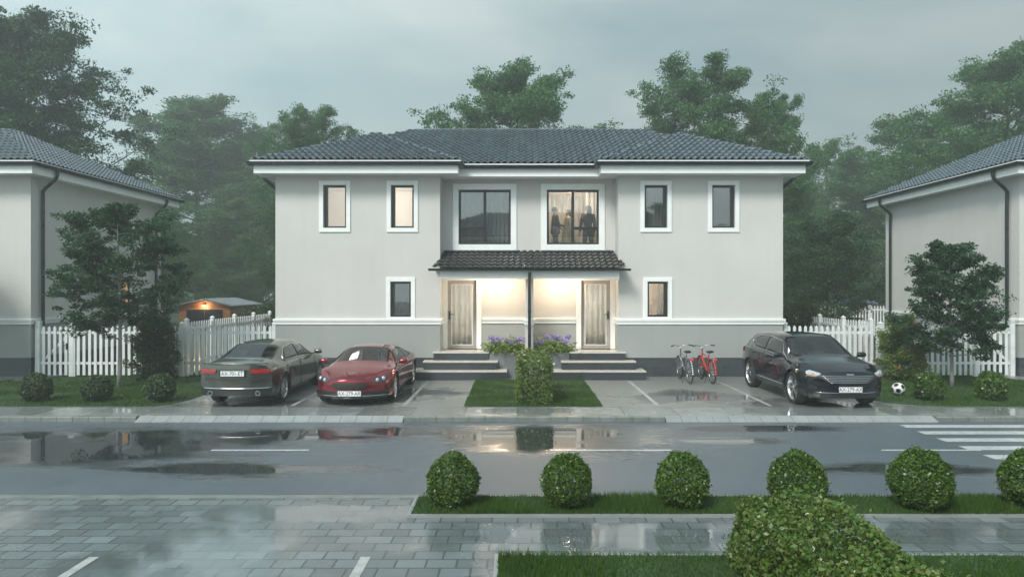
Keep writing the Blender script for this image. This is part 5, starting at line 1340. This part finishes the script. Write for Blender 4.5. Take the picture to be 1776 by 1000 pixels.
# ------------------------------------------------------------------ people in the lit upper room
def skin_mesh(name, nodes, edges, mat, parent, sub=2, root=0):
    me = bpy.data.meshes.new(name); me.from_pydata([n[0] for n in nodes], edges, []); me.materials.append(mat)
    o = link(name, me, parent)
    md = o.modifiers.new('skin','SKIN'); md.use_smooth_shade = True
    for i, n in enumerate(nodes):
        q = me.skin_vertices[0].data[i]; rr = n[1]; q.radius = rr if isinstance(rr, tuple) else (rr, rr)
    me.skin_vertices[0].data[root].use_root = True
    s = o.modifiers.new('sub','SUBSURF'); s.levels = sub; s.render_levels = sub
    return o
M['skin'] = simple('skin', (.42,.26,.18), .55, .08, 14)
def person(loc, rz, H, arms, cloth_top, cloth_low, hair, hair_long, label, dress=False, stride=.10):
    """faces local +x; arms: per side (elbow, wrist) offsets from the shoulder"""
    root = empty('person', loc, rz); k = H/1.75
    N = []; E = []
    def nd(p, r): N.append((tuple(Vector(p)*k), r*k if not isinstance(r, tuple) else (r[0]*k, r[1]*k))); return len(N)-1
    pel = nd((0,0,.95), (.15,.11)); wa = nd((0,0,1.10), (.125,.095)); ch = nd((.01,0,1.30), (.155,.11)); nk0 = nd((0,0,1.45), .075); nk = nd((.01,0,1.53), .052); h1 = nd((.025,0,1.61), (.070,.080)); h2 = nd((.02,0,1.685), (.072,.085)); 
    E += [(pel,wa),(wa,ch),(ch,nk0),(nk0,nk),(nk,h1),(h1,h2)]
    nose = nd((.115,0,1.615), .012); E.append((h1,nose))
    legs = []; arm_n = []
    for s in S:
        hp = nd((0,s*.09,.88), .088); kn = nd((.02+s*stride*.5,s*.095,.49), .055); an = nd((s*stride,s*.10,.09), .038); toe = nd((s*stride+.16,s*.115,.035), .030)
        E += [(pel,hp),(hp,kn),(kn,an),(an,toe)]; legs.append((hp,kn,an,toe))
        sh = Vector((0,s*.19,1.41)); i_s = nd(sh, .055); el = nd(sh+Vector(arms[s][0]), .040); wr = nd(sh+Vector(arms[s][1]), .026); d = (Vector(arms[s][1])-Vector(arms[s][0])).normalized()
        palm = nd(sh+Vector(arms[s][1])+d*.065, (.036,.018)); E += [(ch,i_s),(i_s,el),(el,wr),(wr,palm)]
        side = d.cross(Vector((0,0,1))); side = side.normalized() if side.length > .1 else Vector((0,1,0))
        cu = d.cross(side).normalized()
        base = sh+Vector(arms[s][1])
        for f, (o, l) in enumerate(((-.026,.066),(-.009,.076),(.009,.072),(.026,.056))):
            a = nd(base+d*(.085+l*.5)+side*o+cu*.008, .0085); b = nd(base+d*(.085+l)+side*o+cu*.028, .0075); E += [(palm,a),(a,b)]
        a = nd(base+d*.055+side*-.045+cu*.01, .0095); b = nd(base+d*.085+side*-.058+cu*.022, .008); E += [(wr,a),(a,b)]
        arm_n.append((i_s,el,wr))
    skin_mesh('body', N, E, M['skin'], root)
    hem = nd((0,0,.80 if not dress else .92), (.165,.125))
    def garment(name, ids, edges, mat, f, add, extra=()):
        mp = {q: i for i, q in enumerate(ids)}; nn = []
        for q in ids:
            p, r = N[q]; r = r if isinstance(r, tuple) else (r, r); nn.append((p, (r[0]*f+add, r[1]*f+add)))
        ee = [(mp[a], mp[b]) for a, b in edges]
        skin_mesh(name, nn, ee, mat, root)
    ids = [hem, pel, wa, ch, nk0]; ee = [(hem,pel),(pel,wa),(wa,ch),(ch,nk0)]
    for i_s, el, wr in arm_n: ids += [i_s, el, wr]; ee += [(ch,i_s),(i_s,el),(el,wr)]
    garment('top', ids, ee, cloth_top, 1.06, .012)
    if dress:
        m = MB(); m.lathe([(.17*k,1.02*k),(.19*k,.9*k),(.25*k,.55*k),(.28*k,.42*k),(.27*k,.42*k),(.17*k,.95*k)], 20); m.build('skirt', cloth_low, root, smooth=True)
    else:
        ids = [wa, pel]; ee = [(wa,pel)]
        for hp, kn, an, toe in legs: ids += [hp,kn,an]; ee += [(pel,hp),(hp,kn),(kn,an)]
        garment('trousers', ids, ee, cloth_low, 1.08, .010)
    m = MB(); prof = [(.001,1.735),(.05,1.728),(.083,1.70),(.094,1.655),(.090,1.61)]
    m.lathe([(a*k,b*k) for a,b in prof], 18, origin=(.0,0,0)); m.v = [(x*1.05-.012*k,y*.95,z) for x,y,z in m.v]
    if hair_long: m.tube([Vector(p)*k for p in ((-.05,0,1.68),(-.075,0,1.56),(-.085,0,1.42),(-.09,0,1.28))], [.075*k,.088*k,.085*k,.04*k], 12)
    else: m.tube([Vector(p)*k for p in ((-.05,0,1.67),(-.06,0,1.58))], [.075*k,.06*k], 12)
    o = m.build('hair', hair, root, smooth=True); o.modifiers.new('t','SOLIDIFY').thickness = .01
    for s in S:
        m = MB(); sx = s*stride; m.tube([Vector((sx-.06,s*.10,.04))*k, Vector((sx+.06,s*.105,.045))*k, Vector((sx+.20,s*.12,.03))*k], [.045*k,.045*k,.03*k], 10); m.build('shoe', M['black'], root, smooth=True)
    tag(root, label, 'person'); return root
M['cloth_dark'] = simple('charcoal_shirt', (.035,.05,.05), .85, .15, 20); M['cloth_blue'] = simple('slate_trousers', (.11,.11,.15), .85, .1, 20)
M['cloth_pale'] = simple('sage_blouse', (.33,.33,.24), .85, .1, 20); M['cloth_teal'] = simple('dark_teal_coat', (.025,.05,.052), .85, .15, 20); M['hair'] = simple('dark_brown_hair', (.025,.018,.013), .6, .3, 60)
FZ = 3.652; PY = 22.45
relax = {-1: ((.03,-.05,-.29),(.10,-.06,-.53)), 1: ((.03,.05,-.29),(.10,.06,-.53))}
reach = {-1: ((.06,-.05,-.28),(.30,.02,-.34)), 1: ((.04,.05,-.29),(.26,.03,-.36))}
person(((963-898)/1184*PY,PY,FZ), R(10), 1.74, reach, M['cloth_dark'], M['cloth_blue'], M['hair'], False, 'person in dark top and blue-grey trousers at the left of the lit upper window')
person(((986-898)/1184*(PY+.2),PY+.2,FZ), R(200), 1.68, relax, M['cloth_pale'], M['cloth_pale'], M['hair'], True, 'person in pale sage clothes in the middle of the lit upper window', True)
person(((1020-898)/1184*(PY-.15),PY-.15,FZ), R(105), 1.77, relax, M['cloth_teal'], M['cloth_dark'], M['hair'], True, 'person in dark teal coat with long hair at the right of the lit upper window', False, .13)
# ------------------------------------------------------------------ light, sky, air, camera
def point(name, loc, power, col, size=.06, parent=None):
    l = bpy.data.lights.new(name, 'POINT'); l.energy = power; l.color = col; l.shadow_soft_size = size
    o = bpy.data.objects.new(name, l); COL.objects.link(o); o.location = loc; o.parent = parent; return o
def spot(name, loc, power, col, ang, blend=.6, size=.05, parent=None):
    l = bpy.data.lights.new(name, 'SPOT'); l.energy = power; l.color = col; l.spot_size = R(ang); l.spot_blend = blend; l.shadow_soft_size = size
    o = bpy.data.objects.new(name, l); COL.objects.link(o); o.location = loc; o.parent = parent; return o
WARM = (1,.77,.54)
for s in S:
    point('porch_light', (s*1.02,-.10,2.98), 60, WARM, .07, house)
point('room_light', (-4.9,1.6,5.7), 95, (1,.92,.82), .2, house)
point('room_light', (1.4,1.5,5.85), 62, (1,.80,.60), .2, house)
point('room_light', (4.1,1.2,3.0), 42, (1,.88,.74), .1, house)
point('hall_light', (-1.4,2.4,2.6), 170, (1,.95,.88), .1, house); point('hall_light', (1.4,2.4,2.6), 170, (1,.95,.88), .1, house)
point('shed_light', (0,-.16,1.84), 16, (1,.70,.40), .05, shed)
point('garden_light', (-9.95,21.9,.32), 14, (1,.66,.36), .05); point('garden_light', (17.3,37.9,.8), 70, (1,.66,.38), .06)
sun = bpy.data.lights.new('sun', 'SUN'); sun.energy = 2.3; sun.angle = R(18); sun.color = (1,.955,.90)
so = bpy.data.objects.new('sun', sun); COL.objects.link(so)
AZ, EL = 212, 44                                   # from behind the viewer, left
sd = Vector((math.sin(R(AZ))*math.cos(R(EL)), math.cos(R(AZ))*math.cos(R(EL)), math.sin(R(EL))))
so.rotation_euler = (-sd).to_track_quat('-Z', 'Y').to_euler()
w = bpy.data.worlds.new('World'); scene.world = w; w.use_nodes = True
nt = w.node_tree; N_ = nt.nodes; Lk = nt.links; N_.clear()
def wn(t_, **kw):
    n = N_.new(t_)
    for k, v in kw.items(): setattr(n, k, v)
    return n
out = wn('ShaderNodeOutputWorld'); bg = wn('ShaderNodeBackground'); bg.inputs[1].default_value = .088
sky = wn('ShaderNodeTexSky', sky_type='NISHITA', sun_disc=False, sun_elevation=R(EL), sun_rotation=R(AZ), air_density=1.2, dust_density=2.0)
tc = wn('ShaderNodeTexCoord'); mp = wn('ShaderNodeMapping'); mp.inputs['Scale'].default_value = (1.0,1.0,3.2); mp.inputs['Rotation'].default_value = (R(12),0,R(20))
Lk.new(tc.outputs['Generated'], mp.inputs[0])
nz = wn('ShaderNodeTexNoise'); nz.inputs['Scale'].default_value = 1.5; nz.inputs['Detail'].default_value = 6; nz.inputs['Roughness'].default_value = .52; nz.inputs['Distortion'].default_value = .5
Lk.new(mp.outputs[0], nz.inputs['Vector'])
cr = wn('ShaderNodeValToRGB'); cr.color_ramp.elements[0].position = .36; cr.color_ramp.elements[0].color = (2.3,3.5,3.75,1); cr.color_ramp.elements[1].position = .66; cr.color_ramp.elements[1].color = (4.75,5.35,5.2,1)
Lk.new(nz.outputs['Fac'], cr.inputs[0])
# the cloud deck is brighter towards the hidden sun (behind the viewer, left)
dot = wn('ShaderNodeVectorMath', operation='DOT_PRODUCT'); Lk.new(tc.outputs['Generated'], dot.inputs[0]); dot.inputs[1].default_value = sd
mr = wn('ShaderNodeMapRange'); mr.inputs[1].default_value = -.6; mr.inputs[2].default_value = .9; mr.inputs[3].default_value = .70; mr.inputs[4].default_value = 2.2; Lk.new(dot.outputs['Value'], mr.inputs[0])
left = wn('ShaderNodeVectorMath', operation='DOT_PRODUCT'); Lk.new(tc.outputs['Generated'], left.inputs[0]); left.inputs[1].default_value = (-.9,.2,-.3)
ml = wn('ShaderNodeMapRange'); ml.inputs[1].default_value = -.7; ml.inputs[2].default_value = .8; ml.inputs[3].default_value = .80; ml.inputs[4].default_value = 1.18; Lk.new(left.outputs['Value'], ml.inputs[0])
mm = wn('ShaderNodeMath', operation='MULTIPLY'); Lk.new(mr.outputs[0], mm.inputs[0]); Lk.new(ml.outputs[0], mm.inputs[1])
vm = wn('ShaderNodeVectorMath', operation='SCALE'); Lk.new(cr.outputs[0], vm.inputs[0]); Lk.new(mm.outputs[0], vm.inputs['Scale'])
mixn = wn('ShaderNodeMix', data_type='RGBA'); mixn.inputs[0].default_value = .88; Lk.new(sky.outputs[0], mixn.inputs[6]); Lk.new(vm.outputs[0], mixn.inputs[7])
Lk.new(mixn.outputs[2], bg.inputs[0]); Lk.new(bg.outputs[0], out.inputs[0])
# air
hz = bpy.data.materials.new('haze'); hz.use_nodes = True; ht = hz.node_tree; ht.nodes.remove(ht.nodes['Principled BSDF'])
pv = ht.nodes.new('ShaderNodeVolumePrincipled'); pv.inputs['Color'].default_value = (.91,.945,.945,1); pv.inputs['Density'].default_value = HAZE if 'HAZE' in globals() else .0034; pv.inputs['Anisotropy'].default_value = .45
ht.links.new(pv.outputs[0], ht.nodes['Material Output'].inputs['Volume'])
mb = MB(); mb.box(-170,170,-120,170,-1.4,27); o = mb.build('haze', hz); o['kind'] = 'stuff'; tag(o, 'thin evening mist over the whole street', 'haze')
cam = bpy.data.cameras.new('camera'); cam.lens = 24; cam.sensor_width = 36; cam.shift_x = -10/1776; cam.clip_end = 2000; cam.clip_start = .1
co_ = bpy.data.objects.new('camera', cam); COL.objects.link(co_); co_.location = (0,0,2.7); co_.rotation_euler = (R(90),0,0); scene.camera = co_
scene.view_settings.view_transform = 'Standard'; scene.view_settings.look = 'None'; scene.view_settings.exposure = .62; scene.view_settings.gamma = 1
scene.render.engine = 'CYCLES'; cy = scene.cycles
cy.use_denoising = True; cy.max_bounces = 8; cy.transparent_max_bounces = 12; cy.volume_bounces = 1; cy.glossy_bounces = 4; cy.diffuse_bounces = 3; cy.sample_clamp_indirect = 6
